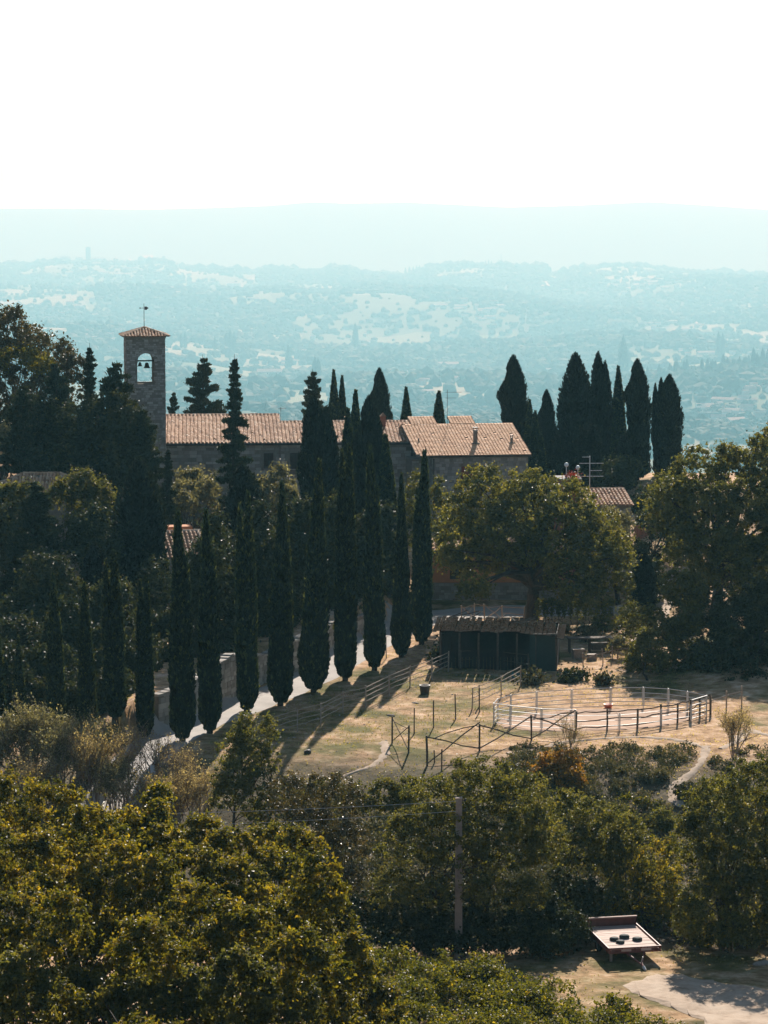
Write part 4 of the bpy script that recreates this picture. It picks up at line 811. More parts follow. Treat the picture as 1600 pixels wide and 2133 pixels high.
crate('lower pale block beside the trough block right of the shed', 1233, 1374, (.55, .4, .36), 'woodpale', 'stone_block', 'block', .1)
def bench():
    p = onground(1183, 1362); e = thing('work_table', 'long dark work table behind the pale blocks right of the shed', 'table', p, .05); b = MB(); b.box(0, 0, .88, 2.8, .8, .95); b.build('table_top', M['wood'], e)
    for x in (.1, 1.35, 2.6):
        for y in (.1, .7): b = MB(); b.box(x, y, -.2, x + .09, y + .09, .877); b.build('leg', M['wood'], e)
    b = MB(); b.box(1.5, .1, .2, 2.6, .7, .6); b.build('lower_shelf', M['wood'], e)
bench()
p = onground(1078, 1412); b = MB()
for i in range(14):
    a = i / 13; b.add([(a * .7 - .35, -.2 + .1 * math.sin(i), .0), (a * .7 - .35, .2, .0), (a * .7 - .35, 0, .28 + .12 * math.sin(i * 1.3)), (a * .7 - .29, -.16, .02), (a * .7 - .29, .2, .02), (a * .7 - .29, 0, .25 + .1 * math.sin(i * 1.7))], [(0,3,5,2), (1,2,5,4), (0,2,1), (3,4,5)])
o = b.build('tarpaulin', M['teal'], loc=p); tag(o, 'small crumpled teal tarpaulin in the shade in front of the shed', 'tarpaulin')
# board fence far right, behind
def boardfence():
    a = at(1322, 1140, 197); c = at(1400, 1140, 199); a.z = gz(a.x, a.y); e = thing('board_fence', 'brown board fence right of the outbuilding under the cypresses', 'fence', a, math.atan2(c.y - a.y, c.x - a.x)); L = (c - a).length; k = 14
    for i in range(k): x = L * i / k; b = MB(); b.box(x, 0, -.3, x + L / k - .02, .03, 1.15 + rnd.uniform(0, .06)); b.build('board', M['redbrick'], e)
    for z in (.3, .9): b = MB(); b.box(0, .033, z, L, .07, z + .08); b.build('rail', M['wood'], e)
boardfence()
# utility pole with two wires
def pole():
    p = at(955, 1995, 100.5); p.z = gz(p.x, p.y); t = at(952, 1664, 100.5); H = t.z - p.z; e = thing('utility_pole', 'square tapered concrete pole in front of the trees, trailing two thin wires', 'pole', p); b = MB(); w0, w1 = .155, .115
    V = [(sx * w, sy * w, z) for w, z in ((w0, -.4), (w1, H)) for sx, sy in ((-1, -1), (1, -1), (1, 1), (-1, 1))]; b.add(V, [(0,1,2,3)[::-1], (4,5,6,7)] + [(k, (k + 1) % 4, (k + 1) % 4 + 4, k + 4) for k in range(4)]); b.build('shaft', M['concrete'], e)
    b = MB(); z = at(0, 1838, 100.5).z - p.z; w = w0 + (w1 - w0) * z / H + .004; b.box(-w, -w, z - .05, w, w, z + .16); b.build('pale_band', M['dirt'], e)
    b = MB(); b.box(-w1 - .02, -w1 - .02, H + .002, w1 + .02, w1 + .02, H + .05); b.build('cap', M['concrete'], e)
    for k, dz in enumerate((.06, .46)):
        b = MB(); b.tube([(w1 - .02, -.02, H - dz), (w1 + .14, -.06, H - dz)], .025, 6); b.tube([(w1 + .14, -.06, H - dz - .02), (w1 + .14, -.06, H - dz + .09)], .035, 8); b.build('insulator', M['iron'], e)
    b = MB(); z = at(0, 1748, 100.5).z - p.z; b.box(-.02, -.17, z - .05, .02, -.125, z + .05); b.build('bolt', M['iron'], e)
    for k, (dz, py, Y) in enumerate(((.06, 1690, 104), (.46, 1717, 104))):
        A = p + Vector((-.05, -.12, H - dz)); B = at(300, py + 6, Y) ; b = MB(); q = [A.lerp(B, i / 14) - Vector((0, 0, .55 * 4 * (i / 14) * (1 - i / 14) * .12)) for i in range(15)]; b.tube([v - p for v in q], .008, 4); b.build('wire', M['metal'], e)
pole()
# flatbed trailer with things on it
def trailer():
    nl = at(1270, 1978, 99.4); gzt = gz(nl.x + .8, nl.y + 1); o = Vector((nl.x, nl.y, gzt)); e = thing('flatbed_trailer', 'faded red flatbed trailer with pale board deck parked on the grass', 'trailer', o, R(11)); h = nl.z - gzt; W, L = 2.02, 3.35
    b = MB()
    for x in (0, W - .07, W / 2 - .3, W / 2 + .23): b.box(x, 0, h - .17, x + .07, L, h - .042)
    for y in (.0, L * .33, L * .66, L - .06): b.box(.072, y + .002, h - .13, W - .072, y + .06, h - .05)
    b.build('chassis', M['redpaint'], e); k = 15
    for i in range(k): b = MB(); y0 = .07 + (L - .12) * i / k; b.box(.05, y0, h - .04, W - .05, y0 + (L - .12) / k - .022, h + rnd.uniform(-.006, .006)); b.build('deck_board', M['deck'], e)
    for x in (-.045, W + .003): b = MB(); b.box(x, 0, h - .16, x + .042, L, h + .055); b.build('side_rail', M['redpaint'], e)
    k = 3; b = MB(); b.box(-.03, L + .003, h - .1, W + .03, L + .05, h + .30); hb_ = b.build('headboard', M['redpaint'], e); b = MB(); b.box(-.06, L - .03, h + .302, W + .06, L + .09, h + .35); b.build('headboard_rail', M['deck'], hb_)
    for x in (-.02, W - .03): b = MB(); b.box(x, L - .035, h + .06, x + .05, L, h + .30); b.build('headboard_post', M['redpaint'], hb_)
    b = MB(); b.box(-.04, -.06, h + .02, W + .04, -.015, h + .07); b.box(-.04, -.06, h - .16, W + .04, -.015, h - .10); fr = b.build('front_rail', M['redpaint'], e)
    for i in range(5): x = -.02 + (W - .01) * i / 4; b = MB(); b.box(x, -.055, h - .098, x + .045, -.02, h + .018); b.build('rail_stub', M['redpaint'], fr)
    for x in (.45, 1.25): b = MB(); b.box(x, -.075, h - .09, x + .4, -.062, h + .0); b.build('plate', M['deck'], fr)
    for x in (.02, W - .2):      # wheels under the deck
        b = MB(); n = 20; yy = L * .58; r = min(.36, (h - .18) / 2 + .02); V = []
        for xx, rr in ((x, r * .8), (x + .03, r), (x + .15, r), (x + .18, r * .8)): V += [(xx, yy + rr * math.cos(t * math.tau / n), r + rr * math.sin(t * math.tau / n)) for t in range(n)]
        b.add(V, [(i * n + t, i * n + (t + 1) % n, (i + 1) * n + (t + 1) % n, (i + 1) * n + t) for i in range(3) for t in range(n)], .5); wh = b.build('wheel', M['rubber'], e)
        b = MB(); V = [(xx, yy + rr * math.cos(t * math.tau / 12), r + rr * math.sin(t * math.tau / 12)) for xx, rr in ((x + .02, r * .55), (x + .16, r * .55)) for t in range(12)]; b.add(V, [tuple(range(12)), tuple(range(23, 11, -1))], .5); b.build('rim', M['metal'], wh)
    b = MB(); b.tube([(.12, L * .58, .36), (W - .12, L * .58, .36)], .04, 8); b.build('axle', M['iron'], e)
    b = MB()
    for x in (W / 2 - .38, W / 2 + .38): b.tube([(x, .0, h - .13), (W / 2 + .04, -.85, h - .42)], .035, 6)
    b.tube([(W / 2 + .04, -.78, h - .40), (W / 2 + .06, -1.1, h - .50)], .05, 8); db = b.build('drawbar', M['redpaint'], e)
    b = MB(); b.tube([(W / 2 + .05, -1.02, h - .46), (W / 2 + .08, -1.22, h - .54)], [.07, .045], 8); b.tube([(W / 2 + .05, -.7, h - .38), (W / 2 + .10, -.75, h - .14)], .02, 6); b.build('hitch', M['metal'], db)
    b = MB(); b.tube([(W / 2 + .06, -.95, h - .46), (W / 2 + .06, -.95, .0)], .028, 8); b.build('jack_stand', M['iron'], db)
    for x in (.12,): b = MB(); b.box(x, .35, -.02, x + .09, .43, h - .18); b.build('support_leg', M['concrete'], e)
    Mx = Matrix.Translation(o) @ Matrix.Rotation(R(11), 4, 'Z')
    import bmesh
    for lab, x, y, s in (('dark round sack on the trailer deck, farthest left', .55, 1.25, .17), ('small dark sack on the trailer deck, nearest the front rail', .66, .80, .16), ('dark sack on the trailer deck, highest and centre', 1.02, 1.50, .19), ('dark sack on the trailer deck, farthest right', 1.42, 1.05, .18)):
        bm = bmesh.new(); bmesh.ops.create_uvsphere(bm, u_segments=20, v_segments=12, radius=1); g = np.random.default_rng(int(x * 100))
        for v in bm.verts:
            a = math.atan2(v.co.y, v.co.x); f = 1 + .06 * math.sin(3 * a + x * 9) + .04 * math.sin(7 * a); rr = math.hypot(v.co.x, v.co.y); dip = .28 * max(0, 1 - rr * 2.2) if v.co.z > 0 else 0
            v.co = Vector((v.co.x * s * f * 1.08, v.co.y * s * f, max(-.42, (abs(v.co.z) ** .7 * (1 if v.co.z > 0 else -1) - dip)) * s * .52))
        me = bpy.data.meshes.new('sack'); bm.to_mesh(me); bm.free(); me.materials.append(M['sack']); me.polygons.foreach_set("use_smooth", [True] * len(me.polygons))
        pz = Mx @ Vector((x, y, h + s * .22 + .008)); so_ = link('sack', me, None, pz); tag(so_, lab, 'sack', 'sacks lying on the trailer')
trailer()
rock('pale weathered log end on the bank at the lower right edge', 1590, 2010, (.5, .14, .12), 'woodpale', 9, 'log', 'log')
# ------------------------------------------------------------------ cypresses
TR = {k: trunk_mesh(r, h, k) for k, (r, h) in enumerate([(.14, 5), (.22, 6)])}
SL = [cypress_mesh(12.5, .62, [(0, 1, 1)], 12000, 1, .2), cypress_mesh(12.5, .62, [(-.26, 1, .80), (.45, .95, .62)], 12000, 2, .2),
      cypress_mesh(12.5, .62, [(0, 1, .92), (.55, .80, .60)], 12000, 3, .22), cypress_mesh(12.5, .62, [(.1, 1, .95)], 12000, 4, .22, a=.30), cypress_mesh(12.5, .62, [(-.30, .97, .7), (.30, 1, .72)], 12000, 5, .2)]
PW = 2.4
WD = [cypress_mesh(13, 1.25, [(0, 1, .85), (.35, .86, .62), (-.40, .80, .55, .2)], 15000, 11, .44, 'cypback', .46, .36, .4), cypress_mesh(13, 1.25, [(-.15, 1, .72), (.38, .93, .60), (.1, .84, .6, -.3)], 15000, 12, .46, 'cypback', .50, .36, .4),
      cypress_mesh(13, 1.25, [(0, 1, .92)], 13000, 13, .40, 'cypback', .46, .34, .4), cypress_mesh(13, 1.25, [(-.42, .93, .55), (.30, 1, .68), (.05, .85, .7, .3)], 15000, 14, .48, 'cypback', .52, .36, .4)]
def cyp(label, pxb, py_top, width, Y=None, pyb=None, var=0, wide=False, group='cypresses', px_top=None, mirror=False):
    p = onground(pxb, pyb) if pyb else None
    if p is None: q = at(pxb, 1000, Y); p = Vector((q.x, Y, gz(q.x, Y)))
    top = at(pxb, py_top, p.y); H = top.z - p.z; me, H0, R0 = (WD[var], 13, 1.25) if wide else (SL[var], 12.5, .62)
    e = thing('cypress_tree', label, 'cypress', p, group=group); s = width * mpp(p.y) / (2 * R0); rz = 0 if not mirror else R(180)
    if px_top is not None: e.rotation_euler = (0, (px_top - pxb) * mpp(p.y) / H, 0)
    link('crown', me, e, rot=(0, 0, rz), scale=(s, s, H / H0)); link('trunk', TR[1 if wide else 0], e, scale=(1, 1, H / H0)); return e
G1 = 'slim cypresses lining the road'
for lab, x, t, w, b, v, mir, xt in (
    ('slim road cypress, rightmost of the front row, nearest the shed', 878, 936, 47, 1343, 2, True, 884),
    ('slim road cypress, second from the right, shortest near the shed', 836, 985, 36, 1369, 0, False, 836),
    ('slim road cypress, third from the right, behind the thin signpost', 780, 924, 46, 1396, 2, False, 771),
    ('slim twin tipped road cypress, fourth from the right', 719, 924, 54, 1418, 4, False, 721),
    ('slim road cypress, fifth from the right, standing above the fence end', 653, 956, 54, 1442, 0, False, 666),
    ('slim road cypress with long bare spire, sixth from the right', 584, 1004, 50, 1470, 3, False, 587),
    ('slim twin tipped road cypress behind the pointed young tree', 514, 1024, 50, 1484, 1, True, 513),
    ('slim road cypress with blunt narrow tip and trunk foot showing', 437, 1058, 50, 1528, 2, False, 432),
    ('slim road cypress with a lower side spire, last with visible foot', 380, 1060, 56, 1545, 2, False, 374),
    ('twin tipped shorter cypress at the road bend on the left', 302, 1198, 44, 1536, 4, False, 302),
    ('twin tipped cypress, third highest tip left of the road bend', 240, 1146, 50, 1530, 1, True, 235),
    ('narrow short cypress between two taller ones, left of the bend', 182, 1212, 38, 1528, 0, False, 179),
    ('narrow cypress, second from the left edge of the front row', 117, 1194, 38, 1524, 3, False, 113),
    ('smallest cypress of the front row near the left edge', 40, 1326, 28, 1520, 0, False, 41),
    ('cypress cut by the left edge of the picture', -12, 1232, 44, 1520, 0, False, -10)):
    cyp(lab, x, t, w, pyb=b, var=v, group=G1, px_top=xt, mirror=mir)
G2 = 'old dark cypresses of the terrace garden'
for lab, x, t, w, Y, v, wd in (
    ('broad dark cypress in front of the church window, topped with a blunt head', 662, 820, 92, 190, 1, True),
    ('dark cypress before the church chimneys, tip left of the pair', 741, 812, 44, 196, 0, False),
    ('wide dark cypress before the church wing, right of the chimney', 770, 824, 74, 188, 2, True),
    ('dark cypress between the church wing and the road row, lower tip', 722, 850, 52, 190, 3, False),
    ('lower dark cypress right of the chimney, half hidden', 800, 905, 56, 187, 3, False),
    ('rounded dark cypress in front of the tall spired conifer', 507, 966, 100, 178, 0, True),
    ('great rounded dark cypress below the bell tower', 292, 952, 112, 172, 0, True),
    ('dark cypress mass between the great one and the gap with the tiny roof', 345, 1120, 60, 176, 2, True),
    ('dark mid cypress filling behind the left front row', 258, 1095, 70, 170, 3, True),
    ('dark cypress wall behind the middle of the left front row', 196, 1130, 74, 166, 0, True),
    ('dark low cypress behind the twin tipped one on the left', 150, 1240, 60, 163, 1, True),
    ('dark shaded cypress deep in the garden behind the sixth road tree', 560, 1130, 60, 186, 1, True),
    ('dark shaded cypress behind the fifth road tree', 625, 1010, 60, 184, 3, True),
    ('dark shaded cypress behind the gap of the third and fourth road trees', 745, 1010, 60, 182, 0, True),
    ('dark shaded cypress behind the third and second road trees', 806, 1040, 56, 181, 2, True),
    ('dark narrow evergreen standing alone right of the great oak', 1345, 1150, 46, 176, 2, True)):
    cyp(lab, x, t, w, Y=Y, var=v, wide=wd, group=G2)
G3 = 'tall cypresses on the skyline behind the roofs'
for lab, x, t, w, Y, v, wd in (
    ('skyline cypress with taller left tip behind the church roof', 694, 770, 34, 226, 3, False),
    ('skyline cypress, lower right twin behind the church roof', 713, 782, 30, 227, 0, False),
    ('broad blunt skyline cypress behind the church wing', 791, 766, 48, 228, 2, True),
    ('small skyline cypress left of the stepped orange roof', 844, 806, 36, 229, 3, False),
    ('small skyline cypress beside the thin antenna', 914, 814, 42, 229, 0, False),
    ('skyline cypress with ragged bushy head behind the house chimney', 1069, 739, 62, 226, 2, True),
    ('small dark cypress tucked right of the ragged one', 1101, 832, 32, 222, 3, False),
    ('short dark cypress at the right gable of the stone house', 1114, 855, 34, 219, 0, False),
    ('lowest dark cypress touching the right corner of the stone house', 1125, 898, 28, 215, 3, False),
    ('mid height skyline cypress left of the widest one', 1138, 811, 40, 224, 2, True),
    ('widest tallest skyline cypress with side shoulder', 1198, 734, 98, 224, 0, True),
    ('tall rounded skyline cypress right of the widest', 1248, 732, 62, 225, 1, True),
    ('slimmest skyline cypress in the right hand group', 1284, 762, 38, 226, 3, False),
    ('tall pointed skyline cypress above the tiled outbuilding', 1326, 747, 54, 222, 2, True),
    ('skyline cypress, left half of the rightmost pair', 1370, 785, 40, 225, 3, True),
    ('skyline cypress, rightmost of all, straight right side', 1393, 779, 52, 223, 2, True),
    ('dark cypress filling low between the pointed one and the outbuilding', 1300, 905, 60, 214, 0, True),
    ('dark cypress filling low behind the lamps', 1225, 880, 70, 213, 3, True),
    ('dark cypress low on the left flank of the widest one', 1165, 905, 50, 214, 1, True)):
    cyp(lab, x, t, w * ((.84 if v != 2 else 1.0) if wd else 1.0), Y=Y, var=v, wide=wd, group=G3)
# ------------------------------------------------------------------ conifers by the tower
CF = [conifer_mesh(13, 3.2, 30000, 21, .10, .42, .05, .6, .6, .26, .28, 6), conifer_mesh(13, 2.6, 26000, 22, .08, .45, .18, .95, .5, .24, .2, 6), conifer_mesh(12, 3.6, 22000, 23, .15, .7, -.05, .8, .6, .30, .35, 5)]
def conif(label, px, py_top, wpx, Y, v, rz=0, name='conifer_tree', cat='conifer', group='conifers round the church'):
    p = at(px, 1000, Y); z = gz(p.x, Y); H = at(px, py_top, Y).z - z; H0, R0 = ((13, 3.2), (13, 2.6), (12, 3.6))[v]; e = thing(name, label, cat, (p.x, Y, z), rz, group); s = wpx * mpp(Y) / (2 * R0)
    link('crown', CF[v][0], e, scale=(s, s, H / H0)); link('trunk', CF[v][1], e, scale=(s, s, H / H0))
conif('tall spired conifer standing before the left part of the church roof', 490, 738, 118, 193, 1, 0)
conif('spreading pine behind the church roof right of the bell tower', 424, 738, 128, 222, 2, 1)
conif('smaller pine close to the right side of the bell tower', 362, 812, 60, 221, 2, 2.3)
conif('thin layered fir top showing behind the church ridge', 652, 768, 110, 222, 2, 3)
conif('dark layered conifer left of the bell tower with star like top', 190, 714, 120, 192, 1, 4)
conif('dark spreading conifer covering the left side of the bell tower', 246, 750, 185, 190, 0, .5)
conif('dark low conifer with feathery branches before the tower foot', 296, 850, 150, 186, 0, 2)
conif('deep green conifer in the left wood behind the low roof', 120, 752, 130, 194, 0, 5)
conif('dark tall conifer deep in the left wood', 50, 800, 150, 188, 0, 1.1)
conif('shadowy conifer beside the low roof hip, left wood', 170, 850, 110, 187, 1, 2.2)
conif('shadowy conifer between the great cypress and low roof', 232, 905, 110, 180, 1, 1.2)
conif('dark conifer peeking over the right hand oak at the edge', 1600, 872, 60, 200, 0, 2)
conif('feathery conifer below the church wall left of the olive', 350, 930, 90, 184, 1, .7)
conif('broad dark evergreen mass at the left below the low roof', 70, 1000, 170, 168, 0, 3.1)
conif('dark shaded evergreen behind the left front cypresses', 20, 1180, 120, 162, 0, 2.6)
conif('dark shaded evergreen under the great left cypress', 110, 1150, 110, 164, 1, 5.1)
conif('dark shaded evergreen behind the bend cypresses', 300, 1180, 90, 160, 0, 4.4)
# ------------------------------------------------------------------ broadleaf trees in the middle distance
broadleaf('oak_tree', 'great spreading oak on the roadside above the dark shed', 'oak', 1106, 1297, 175.0,
    [(1010,1022,62,48),(1095,1030,75,52),(1180,1050,70,52),(960,1100,60,62),(1050,1110,85,70,-1),(1150,1120,85,70,-1.5),(1235,1110,62,60),(1260,1185,56,56),(1000,1170,70,42),(1195,1195,66,44,-1),(1085,1155,60,24,1),(1290,1150,34,40),(935,1165,30,30),(1215,1240,52,26),(990,1228,40,22,-4)], 66000, .155, 'oak', 101, .46, nlimb=34, fork=.5)
broadleaf('oak_tree', 'huge oak filling the right edge below the skyline cypresses', 'oak', 1490, 1440, 167.0,
    [(1450,985,52,48),(1530,985,62,58),(1600,960,60,62),(1400,1060,60,58),(1475,1075,72,66,-1),(1560,1090,80,80,-1),(1630,1050,60,80),(1425,1140,46,44),(1510,1175,70,60,-1),(1600,1190,70,70),(1385,1020,34,30),(1650,1150,50,60)], 66000, .155, 'oak', 102, .38, nlimb=30, fork=.45)
broadleaf('oak_tree', 'dark shaded tree in front of the huge right oak', 'tree', 1560, 1470, 156.0, [(1540,1290,70,60),(1610,1270,70,80),(1590,1370,80,80),(1520,1370,60,60),(1640,1400,60,80),(1560,1440,60,50),(1500,1300,30,40)], 40000, .14, 'oakdark', 103, .25, nlimb=18)
broadleaf('young_tree', 'light leafy tree over the path foot left of the dark shaded one', 'tree', 1408, 1440, 158.0, [(1425,1230,50,50),(1360,1300,46,40),(1440,1310,50,50),(1400,1385,56,42),(1330,1370,34,34),(1465,1390,42,40),(1315,1285,26,30)], 26000, .13, 'oak', 104, .16, 2, nlimb=22)
broadleaf('young_tree', 'thin small tree on the sunny bank left of the light leafy tree', 'tree', 1352, 1425, 152.0, [(1345,1340,36,26),(1370,1375,26,18),(1320,1380,20,16)], 5500, .12, 'oak', 105, .07, nlimb=10)
for i, (lab, px, pb, Y, lobes, n, lf, m) in enumerate((
    ('silvery olive tree below the church wall, right of the cypresses', 560, 1120, 196, [(575,1010,44,36),(545,1050,34,34),(600,1050,34,34)], 9000, .15, 'olive'),
    ('silvery olive tree below the church wall near the tower', 400, 1090, 194, [(405,1010,50,34),(385,1040,36,34),(430,1035,30,30)], 9000, .15, 'olive'),
    ('small silver olive beside the tiny roof', 385, 1080, 188, [(382,1050,26,22)], 2800, .13, 'olive'),
    ('sunlit yellow green bush behind the road cypresses by the orange wall', 860, 1150, 184, [(862,1040,24,50),(868,1110,26,50),(912,1060,24,60),(925,1130,24,50)], 9000, .14, 'oak'),
    ('green tree between the fifth and sixth road cypresses', 590, 1240, 178, [(600,1090,40,50),(560,1150,40,60),(620,1180,36,60)], 12000, .15, 'oakdark'),
    ('sunlit bright bush before the low roof on the left', 178, 1120, 174, [(168,1010,44,26),(205,1035,36,34),(175,1060,40,40),(130,1030,30,26)], 12000, .15, 'oak'),
    ('pale green bush at the far left in front of the low roof', 20, 1120, 173, [(15,1040,40,26),(50,1030,34,22)], 6000, .15, 'oak'),
    ('bronze leaved tree at the left wood edge', 60, 900, 199, [(40,750,60,22),(90,765,30,16)], 5000, .17, 'gold'),
    ('tall bronze green tree, highest at the left edge', 10, 900, 203, [(15,690,60,50),(70,720,46,40),(-30,730,60,60),(130,745,36,34)], 16000, .17, 'autumn'),
    ('bronze green tree filling left wood under the highest crown', 60, 1000, 200, [(20,820,70,50),(90,830,60,50),(150,800,40,60)], 14000, .17, 'autumn'),
    ('grey leaved shrub at the far left edge beside the low roof', 0, 980, 190, [(5,930,30,40)], 3000, .15, 'olive'),
    ('yellow bush under the tiny roof between cypresses', 404, 1218, 174, [(404,1194,20,20)], 1800, .12, 'gold'),
    ('pale leafy shrub low beside the sand coloured terrace wall', 345, 1420, 160, [(345,1375,16,34),(340,1420,14,30)], 2500, .12, 'olive'),
    ('leafy tree right behind the orange house', 960, 1180, 189, [(990,1120,80,70),(1100,1120,90,80),(1200,1110,70,80)], 20000, .17, 'oakdark'),
    ('grey haze like olive before the outbuilding wall', 1290, 1180, 181, [(1290,1110,36,44),(1270,1080,20,26)], 4200, .12, 'olive'),
    ('dark tree behind the oak right of the outbuilding', 1350, 1200, 192, [(1380,1090,44,40),(1330,1180,44,50),(1400,1150,40,50)], 12000, .16, 'oakdark'),
    ('low dark hedge along the garden edge behind the road wall', 560, 1330, 167, [(420,1330,40,36),(500,1350,40,20),(450,1250,30,50)], 9000, .14, 'oakdark'),
    ('dark understorey tree behind the great left cypress', 230, 1400, 158, [(200,1350,60,60),(290,1350,60,60),(120,1380,60,60),(40,1380,70,60)], 16000, .15, 'oakdark'))):
    broadleaf('garden_tree' if 'tree' in lab else 'bush', lab, 'tree' if 'tree' in lab else 'bush', px, pb, Y, lobes, n, lf, m, 200 + i, .16, nlimb=10)
# vines trained along the roadside fence
for i in range(12):
    px = 1122 + i * 13.5; broadleaf('trellis_vine', 'leafy climbing plant, %s on the sunny roadside trellis' % ['first','second','third','fourth','fifth','sixth','seventh','eighth','ninth','tenth','eleventh','last'][i] if i else 'leafy climbing plant nearest the oak trunk on the roadside trellis', 'vine', px, 1302, 173.5,
        [(px, 1258 + 3 * math.sin(i * 2.1), 8, 9, 0), (px + 1, 1275, 5, 10, 0)], 420, .11, 'hedge', 300 + i, .03, group='vines on the roadside trellis', nlimb=3)
for i, (px, py, w, h, Y, m) in enumerate(((1222,1320,26,16,166,'olive'),(1255,1300,24,18,168,'oak'),(1300,1310,26,24,164,'oak'),(1170,1310,16,10,168,'brush'),(1290,1345,24,16,160,'olive'))):
    broadleaf('bank_shrub', ('pale shrub on the sunny bank above the work table', 'green shrub at the foot of the oak bank', 'green shrub left of the light leafy tree', 'dry tuft shrub behind the shed corner', 'pale low shrub beside the end of the work table')[i], 'shrub', px, py + h, Y, [(px, py, w, h, 0)], 1800, .11, m, 330 + i, .04, nlimb=5)
# ------------------------------------------------------------------ brush belt at the left, below the road
TW = [twig_mesh(4.2, 3.6, 31, 9, 4, 4200, 'brush', .05, .11), twig_mesh(4.2, 3.0, 32, 7, 4, 1500, 'brush', .045, .09), twig_mesh(4.0, 3.4, 33, 11, 4, 7500, 'olive', .05, .12, .7)]
for i, (lab, px, py_top, pyb, w, v) in enumerate((
    ('tall grey leaved bush, leftmost of the brush belt', 60, 1440, 1640, 150, 2), ('pale feathery bush at the left edge of the brush belt', -10, 1500, 1650, 120, 2), ('pale bush right of the tallest grey one', 130, 1490, 1660, 130, 2),
    ('half bare bush in the middle of the brush belt with forked stems', 205, 1490, 1690, 130, 0), ('pale yellowish bush behind the forked stems', 175, 1470, 1620, 110, 2), ('bare twiggy bush in front of the road bend', 262, 1515, 1680, 120, 1),
    ('brown twiggy bush before the white road patch', 330, 1500, 1670, 140, 1), ('brown bare thicket right of the road patch', 385, 1530, 1680, 120, 1), ('reddish bare thicket beside the pointed young tree', 420, 1580, 1720, 110, 0),
    ('low dry bush in front of the leftmost bush', 80, 1560, 1700, 130, 0), ('low bare bush at the foot of the brush belt', 300, 1590, 1730, 120, 0), ('pale bush at the lower end of the brush belt', 240, 1560, 1700, 100, 2), ('dry thicket between brush belt and young tree', 370, 1600, 1740, 110, 0))):
    p = onground(px, pyb); H = at(px, py_top, p.y).z - p.z; e = thing('brush_shrub', lab, 'shrub', p, i * 1.3, 'shrubs of the dry brush belt'); s = w * mpp(p.y) / 3.3
    link('foliage', TW[v][0], e, scale=(s, s, H / 4.1)); link('branches', TW[v][1], e, scale=(s, s, H / 4.1))
broadleaf('young_tree', 'pointed young tree with gold tips standing before the fence', 'tree', 508, 1760, 117, [(515,1515,24,30),(560,1520,22,26),(500,1570,50,40),(548,1580,34,40),(485,1620,44,34),(530,1650,50,40),(470,1660,34,30),(540,1700,44,34),(505,1540,30,30)], 12000, .105, 'oak', 401, .12, 2, nlimb=24, clump=.12)
# ------------------------------------------------------------------ brush slope
broadleaf('orange_bush', 'bright orange autumn bush on the slope below the round pen', 'bush', 1165, 1665, 128.5, [(1150,1598,46,26),(1185,1590,34,30),(1190,1630,34,26),(1120,1625,30,14)], 5200, .11, 'orange', 402, .05, 3, nlimb=10)
broadleaf('orange_bush', 'small red orange shrub left of the bright orange bush', 'bush', 1095, 1622, 129.0, [(1092,1606,16,14),(1110,1618,14,8)], 900, .10, 'orange', 403, .03, 2, nlimb=5)
for i, (lab, px, top, b, w, v) in enumerate((('leafless reddish shrub in front of the rustic rails', 1188, 1478, 1600, 70, 1), ('wispy half bare tree right of the round pen', 1530, 1462, 1580, 90, 0))):
    p = onground(px, b); H = at(px, top, p.y).z - p.z; e = thing('bare_shrub', lab, 'shrub', p, 1 + i); s = w * mpp(p.y) / 3.6; link('foliage', TW[v][0], e, scale=(s, s, H / 4.1)); link('branches', TW[v][1], e, scale=(s, s, H / 4.1))
broadleaf('yellow_creeper', 'line of bright yellow leaves trailing down the brush slope', 'creeper', 1340, 1690, 124.5, [(1305,1662,14,5,0),(1335,1668,16,5,0),(1365,1680,14,6,0),(1385,1692,12,6,0),(1310,1690,10,8,0),(1330,1705,14,7,0)], 1500, .10, 'hedge', 404, .02, nlimb=3, zb=gz(at(1340,1680,124.5).x, 124.5))
def scatter_scrub():
    g = np.random.default_rng(77); n = 2300; X = g.uniform(-4, 23, n); Y = g.uniform(103, 133, n); Cs, Ts, Ns, Ls, tn = [], [], [], [], []
    keep = (fbm(X * .22, Y * .22, 9) > .33) & ~((Y > 131.5) & (X < 5)); px = CX + X / Y * F; keep &= (px > 1040) | (Y < 124)
    paths = np.array([onground(*q)[:2] for q in [(1470,1555),(1466,1580),(1452,1602),(1432,1618),(1408,1634),(1398,1650),(1404,1668),(1424,1682)]]); keep &= np.abs(polydist(X, Y, paths)) > .55
    keep &= ~((X > 6.5) & (X < 15) & (Y < 106)); X, Y = X[keep], Y[keep]; Z = ground(X, Y)
    for x, y, z in zip(X, Y, Z):
        r = g.uniform(.18, .68) ; h = r * g.uniform(.6, 1.1); k = int(75 * r / .3); o = unit(rs(k, g)); o[:, 2] = np.abs(o[:, 2]); P = np.array([x, y, z - .03]) + o * (g.random(k) ** .4)[:, None] * [r, r, h]
        Cs.append(P); Ns.append(o + rs(k, g) * .6); Ts.append(rs(k, g) * .7 + [0, 0, .6]); Ls.append(.14 * (.5 + g.random(k))); tn.append(np.clip(g.random() * .6 + g.random(k) * .4, 0, 1))
    L = np.concatenate(Ls); o = link('scrub', leafmesh('scrub', np.vstack(Cs), np.vstack(Ts), np.vstack(Ns), L, L * .45, np.concatenate(tn), M['scrub'])); tag(o, 'low grey green scrub tufts covering the slope below the pen', 'scrub', kind='stuff')
scatter_scrub()
